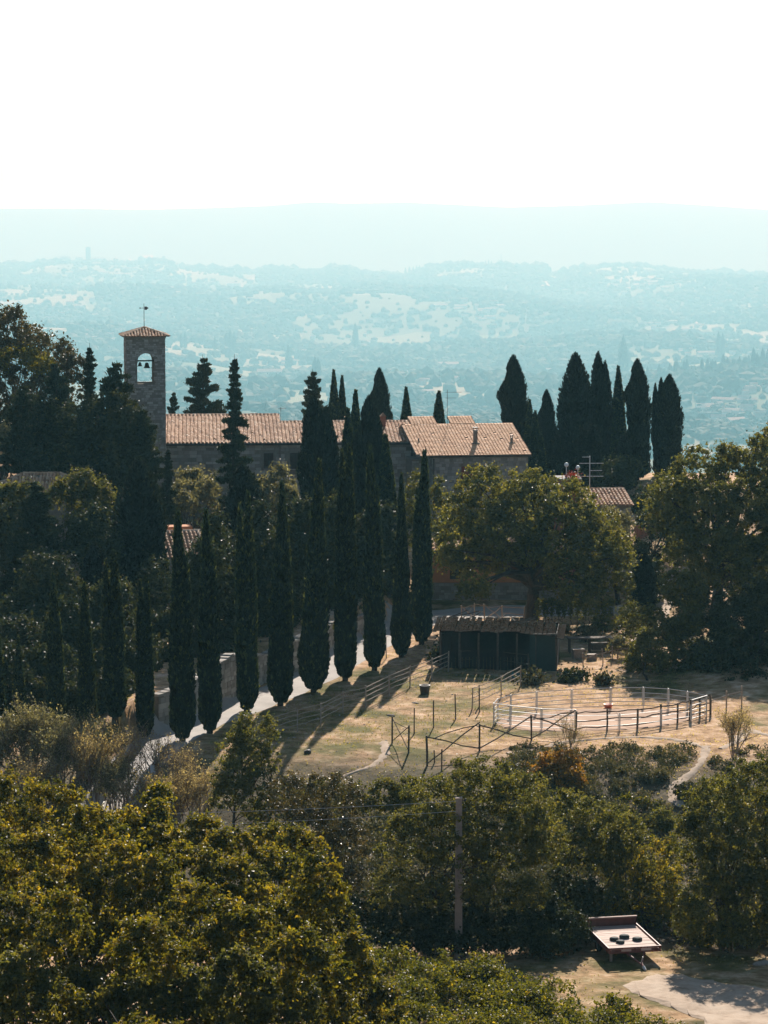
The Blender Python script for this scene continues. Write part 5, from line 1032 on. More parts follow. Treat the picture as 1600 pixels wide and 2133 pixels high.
def scatter_grass():
    g = np.random.default_rng(78); n = 62000; X = g.uniform(-16, 20, n); Y = 94 + 74 * g.random(n); m = fbm(X * .35, Y * .35, 19) ; keep = g.random(n) < (.25 + 1.1 * sm(m, .42, .62)); px = CX + X / Y * F
    d = np.abs(polydist(X, Y, np.array([gz0(a, b, .2)[:2] for a, b in [(300,1565),(412,1496),(500,1465),(585,1430),(660,1398),(722,1362),(778,1330),(822,1300),(1000,1278)]]))); keep &= d > 2.2
    pen_ = ((X - onground(1250,1500).x) / 6.2) ** 2 + ((Y - onground(1250,1500).y) / 3.8) ** 2; keep &= pen_ > 1; keep &= ~((Y > 157) & (Y < 166) & (X > 3) & (X < 11.5)); keep &= Y < 166
    keep &= ~((X > 8.2) & (Y < 99.2)); X, Y = X[keep], Y[keep]; Z = ground(X, Y); k = len(X); L = .05 + .09 * g.random(k) ** 2; C = np.column_stack([X, Y, Z + L * .25]); T = rs(k, g) * .6 + [0, 0, .8]
    gr = sm(fbm(X * .13, Y * .10, 23, 3), .46, .62); o = link('grass', leafmesh('grass', C, T, rs(k, g) * [1, 1, .3], L, L * .45, np.clip(.85 - .75 * gr * g.random(k) ** .3 + .2 * g.normal(size=k), 0, 1), M['grass'])); tag(o, 'dry grass tufts over the paddock and verges', 'grass', kind='stuff')
    n = 1500; X = g.uniform(-8, 14, n); Y = g.uniform(118, 156, n); Z = ground(X, Y); b = MB()
    for x, y, z in zip(X, Y, Z):
        s = .018 + .05 * g.random() ** 3; V = [(x + s * g.uniform(.6, 1.3) * dx, y + s * g.uniform(.6, 1.3) * dy, z + s * dz) for dx, dy, dz in ((-1,-1,-.3),(1,-1,-.3),(1,1,-.3),(-1,1,-.3),(-.5,-.5,.6),(.6,-.4,.5),(.5,.6,.7),(-.6,.5,.5))]
        b.add(V, [(4,5,6,7),(0,1,5,4),(1,2,6,5),(2,3,7,6),(3,0,4,7)])
    o = b.build('pebbles', M['rock']); tag(o, 'small stones strewn over the paddock', 'stones', kind='stuff')
scatter_grass()
# ------------------------------------------------------------------ trees round the pole and trailer
broadleaf('olive_grove_tree', 'broad many stemmed tree right behind the concrete pole', 'tree', 975, 2000, 103.0,
    [(1000,1634,80,52),(900,1674,80,56),(1080,1664,76,58),(850,1754,70,60),(950,1754,84,66,-.6),(1060,1764,84,66,-.6),(820,1850,50,46),(1130,1744,56,56),(900,1860,50,36),(1100,1860,48,36),(1010,1850,50,34)], 60000, .085, 'oak', 501, .17, 5, nlimb=45, fork=.5, clump=.12)
broadleaf('thicket_tree', 'grey green loose tree between the pointed tree and the pole', 'tree', 690, 1990, 107, [(620,1654,70,46),(700,1664,56,50),(640,1734,80,60),(720,1754,56,60),(670,1850,70,60),(600,1860,60,60),(740,1860,50,60)], 30000, .085, 'autumn', 502, .12, 4, nlimb=30, clump=.12)
broadleaf('thicket_tree', 'low bright shrub mass right of the pole tree', 'bush', 1200, 1980, 110, [(1180,1678,56,30),(1240,1708,50,40),(1200,1768,56,50),(1270,1778,50,46),(1310,1728,40,30)], 24000, .085, 'oak', 503, .10, 4, nlimb=20)
broadleaf('thicket_tree', 'dark shaded bush just left of the trailer', 'bush', 1165, 1985, 103.4, [(1165,1870,56,56,1),(1120,1930,40,46,0),(1190,1945,50,34,0),(1220,1870,40,50,2)], 20000, .085, 'oakdark', 504, .10, 3, nlimb=14)
broadleaf('thicket_tree', 'golden tinted tree directly behind the trailer', 'tree', 1320, 1970, 108, [(1310,1810,56,50),(1370,1800,50,56),(1340,1880,60,56,0),(1280,1890,44,44,0),(1400,1890,44,60,-1),(1440,1930,40,44,-2)], 26000, .085, 'gold', 505, .12, 3, nlimb=24)
broadleaf('thicket_tree', 'large green tree at the lower right edge', 'tree', 1520, 1985, 104.5, [(1490,1676,70,56),(1570,1636,70,60),(1450,1756,56,56),(1540,1756,76,66,-.6),(1620,1726,60,80),(1480,1860,60,60),(1570,1870,66,60),(1640,1860,50,70),(1440,1920,40,46),(1540,1940,60,36)], 56000, .09, 'oak', 506, .18, 4, nlimb=36)
broadleaf('thicket_tree', 'bright low bush at the foot of the lower right tree', 'bush', 1520, 2000, 102, [(1500,1950,40,26),(1570,1945,44,30),(1460,1960,26,20)], 9000, .08, 'gold', 507, .05, 3, nlimb=10)
for i, (lab, px, py, w, h, m) in enumerate((('low green scrub bush left of the yellow creeper', 1160, 1690, 40, 24, 'scrub'), ('green bush on the slope under the yellow creeper', 1375, 1712, 34, 22, 'oak'), ('grey scrub bush beside the worn slope path', 1435, 1650, 34, 20, 'scrub'), ('dark green bush on the lower slope above the right tree', 1500, 1640, 50, 24, 'oak'), ('low bush at the slope foot right of the pole tree', 1285, 1700, 30, 18, 'oak'))):
    p = onground(px, py + h); broadleaf('slope_bush', lab, 'bush', px, py + h, p.y, [(px, py, w, h, .4), (px + w * .5, py + h * .3, w * .5, h * .6, 0)], 3600, .085, m, 520 + i, .04, 2, nlimb=6)
# tree outside the right edge whose shade falls on the dirt track
broadleaf('track_tree', 'tree just outside the right edge shading the dirt track', 'tree', 1690, 2040, 103, [(1700,1880,70,60,0),(1760,1820,70,70,0),(1680,1790,50,50,0),(1660,1950,40,30,0)], 16000, .11, 'oak', 530, .2, 1, nlimb=18)
# ------------------------------------------------------------------ foreground thicket
for i, (lab, px, Y, lobes, n, m, zc) in enumerate((
    ('foreground golden green tree at the left edge', 40, 80, [(20,1690,90,80),(110,1700,80,70),(-30,1790,90,80),(60,1820,100,80,-.7),(140,1800,70,80),(30,1930,110,80,-1),(130,1930,70,70,-1)], 67600, 'gold', 8.2),
    ('foreground golden green tree, second from the left edge', 230, 79, [(190,1740,70,56),(260,1740,66,50),(330,1780,60,56),(220,1830,90,80,-.6),(310,1870,80,80,-.8),(190,1930,80,80,-1),(300,1990,90,70,-1)], 65000, 'gold', 7.6),
    ('small leafy spire rising from the foreground thicket', 330, 82, [(330,1668,30,32,0),(325,1720,34,46,0),(330,1790,36,50,0)], 14300, 'gold', 7.9),
    ('foreground golden tree in the middle of the thicket', 440, 80, [(420,1745,60,46),(480,1790,66,56),(400,1830,70,60),(500,1870,80,70,-.6),(420,1930,90,80,-.8),(520,1970,80,70,-1)], 59800, 'gold', 7.2),
    ('foreground tree with orange tipped crown right in the thicket', 600, 81, [(560,1760,50,40),(620,1770,56,46),(580,1830,70,56),(660,1850,60,60),(620,1930,80,70,-.6),(700,1940,56,70),(640,2010,90,60,-1),(740,2010,50,60)], 67600, 'gold', 6.6),
    ('foreground lower bush along the bottom left edge', 120, 76, [(40,2060,100,70),(160,2080,90,60),(280,2090,80,60)], 33800, 'oak', 6.0),
    ('foreground lower bush along the bottom under the middle trees', 460, 76, [(390,2080,80,60),(490,2060,80,70),(590,2090,80,60)], 33800, 'oak', 5.6),
    ('foreground lower bush joining the vines at the bottom', 740, 77, [(700,2080,80,60),(780,2100,66,50)], 20800, 'gold', 3.2))):
    broadleaf('foreground_tree' if 'tree' in lab or 'spire' in lab else 'foreground_bush', lab, 'tree' if 'tree' in lab or 'spire' in lab else 'bush', px, 2000, Y, lobes, n, .095, m, 600 + i, .16, 3, nlimb=22, clump=.12, zc=zc)
for i, px in enumerate((600, 690, 780, 860, 930, 1010, 1090, 1160)):
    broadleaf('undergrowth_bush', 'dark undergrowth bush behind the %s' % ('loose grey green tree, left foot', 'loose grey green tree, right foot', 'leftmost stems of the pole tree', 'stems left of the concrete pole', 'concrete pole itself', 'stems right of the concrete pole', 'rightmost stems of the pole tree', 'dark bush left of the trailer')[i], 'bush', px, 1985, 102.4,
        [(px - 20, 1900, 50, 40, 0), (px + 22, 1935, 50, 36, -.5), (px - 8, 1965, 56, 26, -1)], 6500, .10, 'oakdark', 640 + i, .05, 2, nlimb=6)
def vines():
    g = np.random.default_rng(90); lobes = []
    edge = [(640,1965),(760,1966),(850,1968),(950,1980),(1030,1992),(1100,2025),(1200,2050),(1300,2072),(1400,2098),(1480,2122),(1560,2150)]
    for i in range(380):
        px = g.uniform(650, 1570); Y = g.uniform(79, 92); pe = np.interp(px, *zip(*edge)); zt = at(px, pe, 92).z - .1
        x = at(px, 1000, Y).x; zz = zt - 0 + g.normal() * .10; r = g.uniform(.45, .75); lobes.append((np.array([x, Y, zz - r * .8]), np.array([r, r, r])))
    C, T, Nn, L, W, t, cl = crown_leaves(lobes, 130000, .10, g, .2)
    o = link('vine_leaves', leafmesh('vine_leaves', C, T, Nn, L, W, t, M['hedge'])); tag(o, 'dense yellow green vine foliage along the bottom foreground', 'vines', kind='stuff')
    b = MB()
    for c, r in lobes[::3]: wobtube(b, (c[0], c[1], gz(c[0], c[1]) - .2), (c[0] + g.normal() * .1, c[1], c[2]), .03, rnd, 5)
    s = b.build('vine_stems', M['bark'], kind='stuff'); s['label'] = 'woody stems under the foreground vine foliage'; s['category'] = 'vine stems'
vines()
# ------------------------------------------------------------------ dark wood and garden filling the left flank
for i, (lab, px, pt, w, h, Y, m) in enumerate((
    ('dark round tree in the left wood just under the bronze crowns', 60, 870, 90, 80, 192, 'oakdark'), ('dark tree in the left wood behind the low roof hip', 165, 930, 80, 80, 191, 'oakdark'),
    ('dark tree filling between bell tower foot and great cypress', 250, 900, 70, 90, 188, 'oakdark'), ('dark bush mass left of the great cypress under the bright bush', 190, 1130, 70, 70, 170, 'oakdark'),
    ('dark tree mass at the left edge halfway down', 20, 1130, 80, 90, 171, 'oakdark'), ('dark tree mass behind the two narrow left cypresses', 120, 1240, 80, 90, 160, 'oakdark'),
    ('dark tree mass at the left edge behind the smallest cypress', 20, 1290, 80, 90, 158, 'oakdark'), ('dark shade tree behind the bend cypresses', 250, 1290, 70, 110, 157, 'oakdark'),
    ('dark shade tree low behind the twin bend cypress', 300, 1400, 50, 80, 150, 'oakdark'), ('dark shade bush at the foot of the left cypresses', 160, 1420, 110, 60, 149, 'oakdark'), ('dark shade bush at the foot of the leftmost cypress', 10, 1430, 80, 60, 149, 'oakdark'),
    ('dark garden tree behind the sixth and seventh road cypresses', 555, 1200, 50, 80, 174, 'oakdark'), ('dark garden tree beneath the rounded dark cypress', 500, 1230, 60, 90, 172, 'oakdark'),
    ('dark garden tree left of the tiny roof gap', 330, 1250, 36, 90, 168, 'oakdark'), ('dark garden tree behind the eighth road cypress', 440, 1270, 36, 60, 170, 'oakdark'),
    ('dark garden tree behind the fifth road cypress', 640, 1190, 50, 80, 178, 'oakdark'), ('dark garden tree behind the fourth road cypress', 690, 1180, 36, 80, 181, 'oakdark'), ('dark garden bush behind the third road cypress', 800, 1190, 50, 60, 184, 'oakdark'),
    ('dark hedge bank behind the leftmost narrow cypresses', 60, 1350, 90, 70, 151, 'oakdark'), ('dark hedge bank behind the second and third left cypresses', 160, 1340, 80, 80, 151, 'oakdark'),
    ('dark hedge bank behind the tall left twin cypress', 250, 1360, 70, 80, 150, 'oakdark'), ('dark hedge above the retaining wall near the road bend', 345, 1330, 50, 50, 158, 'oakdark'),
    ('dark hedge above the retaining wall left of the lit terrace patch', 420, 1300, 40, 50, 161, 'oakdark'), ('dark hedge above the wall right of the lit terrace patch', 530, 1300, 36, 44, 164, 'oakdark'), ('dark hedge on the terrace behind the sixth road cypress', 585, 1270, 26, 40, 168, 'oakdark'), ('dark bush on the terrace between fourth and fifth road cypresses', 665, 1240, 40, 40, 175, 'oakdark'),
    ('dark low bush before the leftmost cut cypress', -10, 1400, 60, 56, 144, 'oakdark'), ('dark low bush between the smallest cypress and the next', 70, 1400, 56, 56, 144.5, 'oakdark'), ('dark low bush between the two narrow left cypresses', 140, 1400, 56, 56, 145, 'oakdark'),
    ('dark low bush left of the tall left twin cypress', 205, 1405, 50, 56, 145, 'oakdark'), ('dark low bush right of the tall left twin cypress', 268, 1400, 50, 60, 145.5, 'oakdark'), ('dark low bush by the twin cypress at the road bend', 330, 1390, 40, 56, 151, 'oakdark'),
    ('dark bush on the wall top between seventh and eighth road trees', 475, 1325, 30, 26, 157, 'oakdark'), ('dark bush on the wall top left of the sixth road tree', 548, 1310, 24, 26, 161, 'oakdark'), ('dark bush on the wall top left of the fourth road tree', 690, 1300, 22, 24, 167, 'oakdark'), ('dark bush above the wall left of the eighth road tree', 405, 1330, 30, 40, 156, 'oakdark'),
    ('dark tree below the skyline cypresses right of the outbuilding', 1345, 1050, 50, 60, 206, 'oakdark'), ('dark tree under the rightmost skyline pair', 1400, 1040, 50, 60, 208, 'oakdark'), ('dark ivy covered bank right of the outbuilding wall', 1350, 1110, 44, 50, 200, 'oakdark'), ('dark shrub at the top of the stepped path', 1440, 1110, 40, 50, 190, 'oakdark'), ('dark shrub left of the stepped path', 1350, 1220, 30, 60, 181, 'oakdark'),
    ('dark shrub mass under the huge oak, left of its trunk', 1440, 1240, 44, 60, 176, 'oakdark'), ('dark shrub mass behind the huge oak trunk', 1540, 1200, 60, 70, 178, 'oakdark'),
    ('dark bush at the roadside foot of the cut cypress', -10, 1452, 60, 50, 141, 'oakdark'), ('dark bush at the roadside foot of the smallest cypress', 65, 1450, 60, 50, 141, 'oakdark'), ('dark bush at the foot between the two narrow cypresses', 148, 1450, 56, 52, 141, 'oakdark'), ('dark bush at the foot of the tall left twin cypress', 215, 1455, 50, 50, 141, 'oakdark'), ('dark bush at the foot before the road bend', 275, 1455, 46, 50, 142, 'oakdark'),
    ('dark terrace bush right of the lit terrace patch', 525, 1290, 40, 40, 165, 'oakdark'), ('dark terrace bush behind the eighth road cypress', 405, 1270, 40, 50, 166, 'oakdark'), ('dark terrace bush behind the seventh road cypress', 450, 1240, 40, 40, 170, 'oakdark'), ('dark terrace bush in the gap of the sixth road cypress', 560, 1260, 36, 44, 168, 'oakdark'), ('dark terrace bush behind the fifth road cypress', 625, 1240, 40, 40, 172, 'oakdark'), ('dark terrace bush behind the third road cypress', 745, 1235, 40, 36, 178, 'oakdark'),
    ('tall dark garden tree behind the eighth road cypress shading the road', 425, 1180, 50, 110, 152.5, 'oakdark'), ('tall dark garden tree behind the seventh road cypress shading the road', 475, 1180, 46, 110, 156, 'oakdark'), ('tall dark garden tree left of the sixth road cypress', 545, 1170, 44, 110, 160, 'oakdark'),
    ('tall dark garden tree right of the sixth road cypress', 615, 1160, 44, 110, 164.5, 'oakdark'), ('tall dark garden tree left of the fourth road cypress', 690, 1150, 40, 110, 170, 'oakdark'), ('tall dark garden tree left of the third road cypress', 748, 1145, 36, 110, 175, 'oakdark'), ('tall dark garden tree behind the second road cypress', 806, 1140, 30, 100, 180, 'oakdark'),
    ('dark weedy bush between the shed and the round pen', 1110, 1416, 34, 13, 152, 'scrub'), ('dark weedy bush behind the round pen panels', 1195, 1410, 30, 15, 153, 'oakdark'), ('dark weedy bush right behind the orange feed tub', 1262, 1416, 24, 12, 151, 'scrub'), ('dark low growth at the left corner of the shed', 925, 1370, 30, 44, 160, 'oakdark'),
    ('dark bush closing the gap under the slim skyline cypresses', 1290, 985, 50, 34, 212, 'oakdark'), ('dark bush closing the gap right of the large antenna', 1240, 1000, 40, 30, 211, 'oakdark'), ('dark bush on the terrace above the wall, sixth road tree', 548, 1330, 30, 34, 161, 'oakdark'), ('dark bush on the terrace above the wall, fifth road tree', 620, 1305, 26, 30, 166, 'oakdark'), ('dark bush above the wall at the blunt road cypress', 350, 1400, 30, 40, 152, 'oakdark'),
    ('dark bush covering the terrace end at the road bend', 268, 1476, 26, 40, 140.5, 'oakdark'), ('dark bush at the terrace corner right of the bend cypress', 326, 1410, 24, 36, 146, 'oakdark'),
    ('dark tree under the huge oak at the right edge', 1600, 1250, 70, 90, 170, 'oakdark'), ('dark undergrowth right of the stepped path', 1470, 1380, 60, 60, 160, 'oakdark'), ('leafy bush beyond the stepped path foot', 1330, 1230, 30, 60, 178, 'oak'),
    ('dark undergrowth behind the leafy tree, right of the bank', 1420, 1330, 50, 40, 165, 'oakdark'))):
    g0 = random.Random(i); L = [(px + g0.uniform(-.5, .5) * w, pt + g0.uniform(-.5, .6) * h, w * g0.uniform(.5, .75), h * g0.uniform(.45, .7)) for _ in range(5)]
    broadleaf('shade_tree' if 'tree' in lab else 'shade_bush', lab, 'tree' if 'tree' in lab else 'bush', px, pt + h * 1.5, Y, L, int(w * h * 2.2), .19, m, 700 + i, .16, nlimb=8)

ORD = ('at the road bend', 'left of the eighth road cypress', 'right of the eighth road cypress', 'behind the seventh road cypress', 'left of the sixth road cypress', 'right of the sixth road cypress', 'left of the fifth road cypress', 'right of the fifth road cypress', 'behind the fourth road cypress', 'behind the third road cypress')
for i, (px, py, Y) in enumerate(((352,1398,148.5),(400,1372,150.5),(452,1346,152.5),(498,1326,155),(545,1308,158),(592,1292,161),(640,1275,165),(682,1262,168.5),(722,1246,172),(764,1232,176))):  # hedge clumps added so that their shade covers the road
    broadleaf('wall_hedge', 'dark evergreen hedge clump on the retaining wall ' + ORD[i], 'hedge', px, py + 40, Y, [(px - 12, py, 26, 30, 0), (px + 12, py - 14, 24, 34, .3), (px, py - 34, 20, 24, .6), (px + 4, py + 16, 28, 18, -.2)], 5200, .15, 'oakdark', 800 + i, .08, nlimb=5)

broadleaf('thicket_bush', 'olive green bush between pointed tree and pole tree, upper row', 'bush', 640, 1700, 116, [(600,1660,50,36),(680,1655,50,34),(640,1690,60,40)], 9000, .09, 'oak', 850, .06, 3, nlimb=8)
broadleaf('thicket_bush', 'olive green bush left of the pole tree crown, upper row', 'bush', 770, 1700, 115, [(740,1670,40,36),(800,1660,46,34),(850,1650,40,30)], 8000, .09, 'oak', 851, .06, 3, nlimb=8)

for i, (px, py, w, h, Y) in enumerate(((1700,1080,90,150,172),(1840,1120,100,150,168),(1760,1330,90,110,158))):
    broadleaf('flank_tree', ('oak beyond the right edge beside the huge oak', 'second oak farther beyond the right edge', 'lower tree beyond the right edge above the pen')[i], 'tree', px, py + h, Y, [(px - w * .4, py, w * .6, h * .5), (px + w * .4, py - 20, w * .6, h * .5), (px, py + h * .4, w * .8, h * .5), (px, py - h * .5, w * .5, h * .35)], 14000, .2, 'oakdark', 870 + i, .3, nlimb=10)
# ------------------------------------------------------------------ the valley: woods, hedges, houses, ridge town
def ico(sub):
    import bmesh
    bm = bmesh.new(); bmesh.ops.create_icosphere(bm, subdivisions=sub, radius=1); V = np.array([v.co[:] for v in bm.verts]); Fc = np.array([[v.index for v in f.verts] for f in bm.faces]); bm.free(); return V, Fc
def blobs(name, label, X, Y, S, sub, seed, tall=1.0, z=None):
    g = np.random.default_rng(seed); V0, F0 = ico(sub); n = len(X); Z = ground(X, Y) if z is None else z
    jit = 1 + (g.random((n, len(V0), 1)) - .5) * .5; th = g.random(n) * 6.28; V = V0[None] * jit; c, s = np.cos(th)[:, None], np.sin(th)[:, None]
    Vx = V[..., 0] * c - V[..., 1] * s; Vy = V[..., 0] * s + V[..., 1] * c; sc = S[:, None] * (.8 + .4 * g.random((n, 1)))
    V = np.stack([Vx * sc + X[:, None], Vy * sc + Y[:, None], V[..., 2] * sc * tall + (Z + S * .45 * tall)[:, None]], -1).reshape(-1, 3)
    Fc = (F0[None] + (np.arange(n) * len(V0))[:, None, None]).reshape(-1, 3); t = np.repeat(np.clip(.15 + .7 * g.random(n) * (.4 + .9 * fbm(X / 160, Y / 200, 51)), 0, 1), len(F0)) + .12 * (g.random(len(Fc)) - .5)
    o = link(name, mesh_np(name, V, Fc, M['fargreen'], t)); tag(o, label, 'woodland', kind='stuff'); return o
def woodmask(X, Y): return sm(fbm(X / 500, Y / 1150, 41, 3) * .8 + fbm(X / 150, Y / 280, 42, 2) * .2, .47, .52)
def valley():
    g = np.random.default_rng(61)
    for nm, lab, y0, y1, n, s0, s1, sub in (('near_valley_woods', 'woods and groves on the near valley floor', 3400, 6000, 6500, 7, 15, 2), ('far_valley_woods', 'woods and groves climbing to the middle ridge', 6000, 18400, 36000, 8, 22, 1)):
        Y = np.exp(g.uniform(math.log(y0), math.log(y1), n * 3)) if sub == 2 else g.uniform(y0, y1, n * 3); X = (g.random(n * 3) - .5) * 2 * Y * .165
        p = .09 + .91 * woodmask(X, Y); hedge = (np.abs(vnoise(X / 530, Y / 670, 71) - .5) < .022) | (np.abs(vnoise(X / 400, Y / 490, 72) - .5) < .018); p = np.where(hedge, 1, p)
        k = g.random(n * 3) < p; X, Y = X[k][:n], Y[k][:n]; S = s0 + (s1 - s0) * g.random(len(X)) ** 1.6; blobs(nm, lab, X, Y, S, sub, 62 + sub, .85)
    # crest line of the middle ridge
    n = 1500; px = g.uniform(-100, 1700, n); cl = fbm(px / 60, px * 0, 81, 3); k = g.random(n) < sm(cl, .40, .62) * .9 + .1; px = px[k]; Y = g.uniform(17700, 18260, len(px)); X = (px - CX) / F * Y
    blobs('ridge_crest_trees', 'dark trees along the crest of the middle ridge', X, Y, 12 + 25 * g.random(len(px)) ** 2 * (.4 + sm(cl[k], .4, .7)), 1, 83, .8)
valley()
FC = cypress_mesh(34, 4.6, [(0, 1, 1)], 700, 90, .2, 'fargreen', .3, 2.6, .5)
def farcyp(px, py_top, Y, lab, grp, w=1.0):
    x = at(px, 500, Y).x; z = gz(x, Y); H = max(24, at(px, py_top, Y).z - z); o = link('far_cypress', FC, None, (x, Y, z), (0, 0, px), (w * H / 34, w * H / 34, H / 34)); tag(o, lab, 'cypress', grp)
q = random.Random(3)
for px in (845, 853, 861, 868, 874, 881, 886, 892, 899, 904, 909, 915, 921, 927, 934, 940): farcyp(px, 558 - (px - 845) * .09 - q.uniform(0, 5), 18130, 'tiny far cypress in the row along the middle ridge crest, left of centre', 'far ridge crest cypress row', 1.0)
for px in (1012, 1018, 1024, 1040, 955): farcyp(px, 545 - q.uniform(0, 5), 18130, 'tiny far cypress in the loose cluster on the ridge crest near the mast', 'far crest cypress cluster', 1.0)
for i in range(54):
    px = 1400 + i * 4.0 + q.uniform(-2, 2); 
    if q.random() < .15: continue
    farcyp(px, 772 - 26 * sm(np.array(px), 1430, 1600) - q.uniform(0, 24), 6720 + q.uniform(-120, 120), 'hazy blue cypress in the %s of the valley plantation' % ('thin left end' if px < 1470 else 'dense middle' if px < 1545 else 'taller right end'), 'hazy cypress plantation at the right', .9)
for px, t, Y in ((1352,762,6699),(1376,758,6699),(1388,766,6658),(1300,700,8119),(1110,600,14210),(470,692,9338),(478,688,9338),(486,690,9338),(384,690,9338),(376,694,9338),(446,700,9338),(600,720,8729),(870,640,12180),(1170,640,12180),(1180,644,12180),(655,742,7307),(662,746,7307),(1500,690,8932),(1508,694,8932),(740,672,10150)):
    farcyp(px, t, Y, ('hazy cypress just left of the valley plantation' if px > 1340 and px < 1400 else 'hazy cypress in the trio right of the bell tower, far valley' if 460 < px < 490 else 'hazy far cypress close right of the bell tower' if px < 450 else 'lone hazy cypress in the valley above the church roof' if px < 760 else 'lone hazy cypress on the far slope right of centre' if px < 1310 else 'lone hazy cypress on the right slope above the plantation'), 'lone cypresses in the valley', .85)
def housemesh(W, D, H, r, seed, wins=False):
    b = MB(); b.add([(0,0,-6),(W,0,-6),(W,D,-6),(0,D,-6),(0,0,H),(W,0,H),(W,D,H),(0,D,H),(0,D/2,H+r),(W,D/2,H+r)], [(0,1,5,4),(1,2,6,9,5),(2,3,7,6),(3,0,4,8,7)], m=0)
    o = .6; b.add([(-o,-o,H-.2),(W+o,-o,H-.2),(W+o,D/2,H+r+.4),(-o,D/2,H+r+.4),(W+o,D+o,H-.2),(-o,D+o,H-.2)], [(0,1,2,3),(3,2,4,5)], m=1)
    if wins:
        n = int(W / 5)
        for i in range(n):
            for z in (H * .18, H * .6): x = 2.2 + i * (W - 4) / max(1, n - 1) - .8; b.box(x, -.12, z, x + 1.5, -.02, z + H * .22, m=2)
    return b.mesh('far_house', [M['farwall'], M['farroof'], M['glass']])
HM = [housemesh(18, 10, 7, 3, 1), housemesh(26, 12, 6, 2.5, 2), housemesh(12, 10, 9, 2.5, 3), housemesh(40, 14, 6, 3, 4), housemesh(34, 14, 10, 3, 5, True)]
def fhouse(px, py, v, s, lab, grp, lift=0):
    p = onground(px, py); 
    if p.y < 3000: return
    s *= 1.9
    o = link('far_house', HM[v], None, p, (0, 0, R(q.uniform(-35, 35)) if v != 4 else .12), (s, s, s)); tag(o, lab, 'house', grp)
CL = [  # cluster name, pixel centre, spread, count, scale
    ('hamlet below the ridge road, right of centre', (1340, 598), (70, 12), 26, 1.6), ('hamlet halfway down the far central slope', (1000, 650), (90, 12), 16, 1.3), ('farm group above the skyline cypress tips', (1385, 688), (70, 12), 10, 1.1),
    ('village in the valley behind the rightmost cypress', (1520, 845), (70, 34), 26, 1.0), ('cluster right of the ragged headed cypress', (1120, 835), (50, 36), 10, .9), ('hamlet behind the bell tower roof', (235, 708), (90, 10), 16, 1.1), ('scattered farms left of the bell tower', (150, 640), (90, 30), 12, 1.2),
    ('farms below the hazy ridge town', (240, 570), (110, 10), 20, 1.4), ('farms in the valley above the pine', (640, 740), (120, 26), 12, 1.0), ('farms around the middle valley fields', (860, 790), (110, 26), 10, .9), ('lone farms on the far slope centre left', (470, 610), (120, 26), 12, 1.2), ('farms near the foot of the far right slope', (1480, 740), (90, 16), 10, .9), ('houses on the right shoulder of the slope', (1500, 640), (90, 20), 10, 1.2)]
for nm, (cx_, cy_), (sx_, sy_), n, s in CL:
    for i in range(n): fhouse(cx_ + q.gauss(0, sx_ * .55), cy_ + q.gauss(0, sy_ * .7), q.choice((0, 0, 1, 1, 2, 3)), s * q.uniform(.5, .95), 'tiny pale house in the ' + nm, nm)

p = onground(536, 789); o = link('far_villa', HM[4], None, p, (0, 0, .06), (2.2, 2.2, 2.2)); tag(o, 'long pale far villa with two rows of windows right of the spired conifer', 'villa')
p = onground(900, 765); o = link('far_barn', HM[3], None, p, (0, 0, .04), (2.2, 2.1, 1.8)); tag(o, 'long low pale far barn above the stepped roof', 'barn')
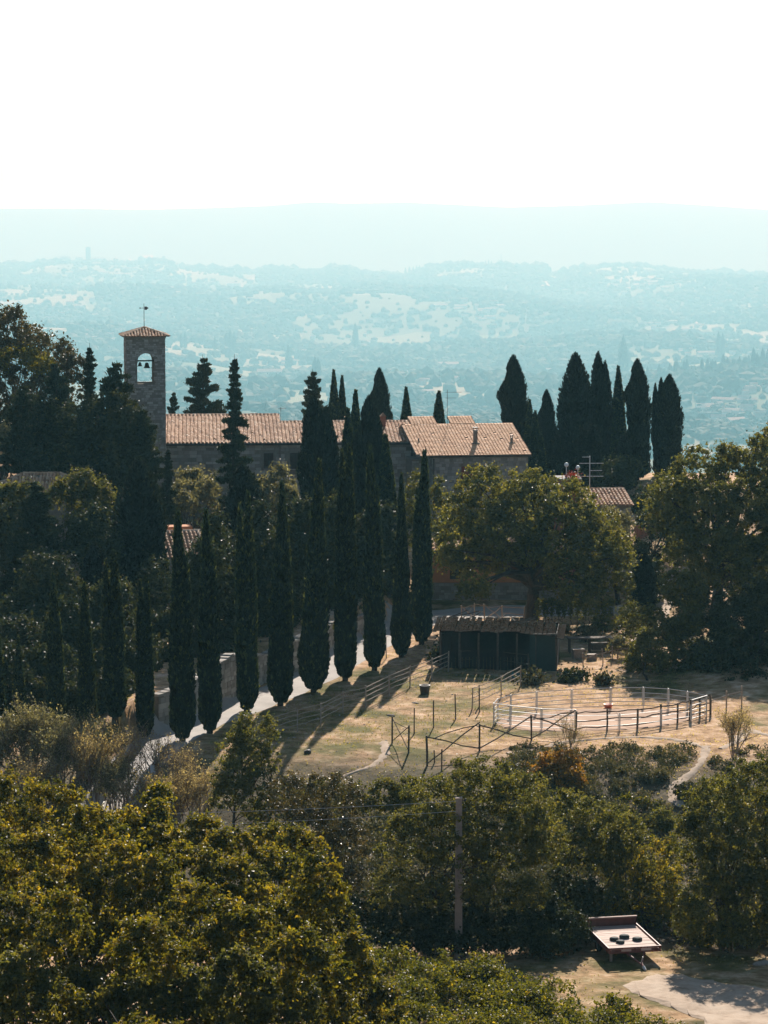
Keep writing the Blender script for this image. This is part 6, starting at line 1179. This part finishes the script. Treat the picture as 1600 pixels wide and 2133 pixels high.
# towers and mast on the ridge town
def ftower(px, py_top, w, lab, name='far_tower', cap=True):
    Y = 18140; x = at(px, 500, Y).x; z = gz(x, Y); H = at(px, py_top, Y).z - z; b = MB(); b.box(-w / 2, -w / 2, -10, w / 2, w / 2, H * .93); b.box(-w * .56, -w * .56, H * .93 + .1, w * .56, w * .56, H * .96)
    if cap: b.box(-w * .3, -w * .3, H * .96 + .1, w * .3, w * .3, H)
    else: b.add([(-w/2,-w/2,H*.96+.2),(w/2,-w/2,H*.96+.2),(w/2,w/2,H*.96+.2),(-w/2,w/2,H*.96+.2),(0,0,H)], [(0,1,4),(1,2,4),(2,3,4),(3,0,4)])
    o = b.build(name, M['fartower'], loc=(x, Y, z)); tag(o, lab, 'tower')
ftower(183.5, 514, 31, 'tall square tower of the hazy ridge town at the left')
ftower(341, 533, 19, 'small pointed far tower right of the tall ridge town tower', cap=False); ftower(217, 538, 16, 'tiny far turret just right of the tall ridge town tower', cap=False)
ftower(1044, 529, 3.8, 'thin far mast standing on the ridge crest near the centre', 'far_mast')
for i, (px, w) in enumerate(((125, 16), (140, 10), (195, 14), (160, 12), (240, 12), (300, 22), (315, 16), (270, 12), (325, 12))):
    Y = 18150; x = at(px, 500, Y).x; o = link('far_house', HM[(0, 2, 1, 0, 2, 1, 0, 1, 2)[i]], None, (x, Y, gz(x, Y) + 8), (0, 0, .2 * i), (w / 5, w / 5, w / 4.3)); tag(o, 'tiny hazy house on the crest of the ridge town', 'house', 'ridge town houses on the crest')
for i, (px, py, w, h) in enumerate(((1270, 545, 15, 7), (1210, 553, 26, 6), (1340, 553, 30, 6), (850, 665, 18, 10))):
    pass
# pale tracks in the valley
def ftrack(name, P, w, m='dirt'): strip(name, [onground(*p) for p in P], w, m, 5.0, .05, 22)
ftrack('ridge_road', [(1128,603),(1140,594),(1150,584),(1156,576)], [42,40,40,42]); ftrack('valley_track', [(1434,640),(1428,655),(1440,668),(1462,684)], 14)
for i, (px, py, w, d) in enumerate(((470,683,150,260),(1560,705,70,200),(330,664,80,180),(690,610,70,200),(1180,570,90,260),(760,600,60,150),(1440,590,40,200))):
    c = onground(px, py); hw = w / F * c.y; d *= 1.9; ang = q.uniform(-.15, .15); P = [(c.x + hw * math.cos(a) * q.uniform(.85, 1.1), c.y + d * math.sin(a) * q.uniform(.85, 1.1) + hw * math.cos(a) * ang) for a in np.arange(14) * math.tau / 14]
    A = np.array([(c.x + (x - c.x) * r, c.y + (y - c.y) * r) for r in (1, .8, .6, .4, .2, .02) for x, y in P]); Z = ground(A[:, 0], A[:, 1]) + 4; Z[:14] -= 3.6; Fc = [[i2 * 14 + k, i2 * 14 + (k + 1) % 14, (i2 + 1) * 14 + (k + 1) % 14, (i2 + 1) * 14 + k] for i2 in range(5) for k in range(14)]
    link('open_field', mesh_np('open_field', np.column_stack([A, Z]), Fc, M['farfield'] if 'farfield' in M else M['dirt'], smooth=True), kind='structure')
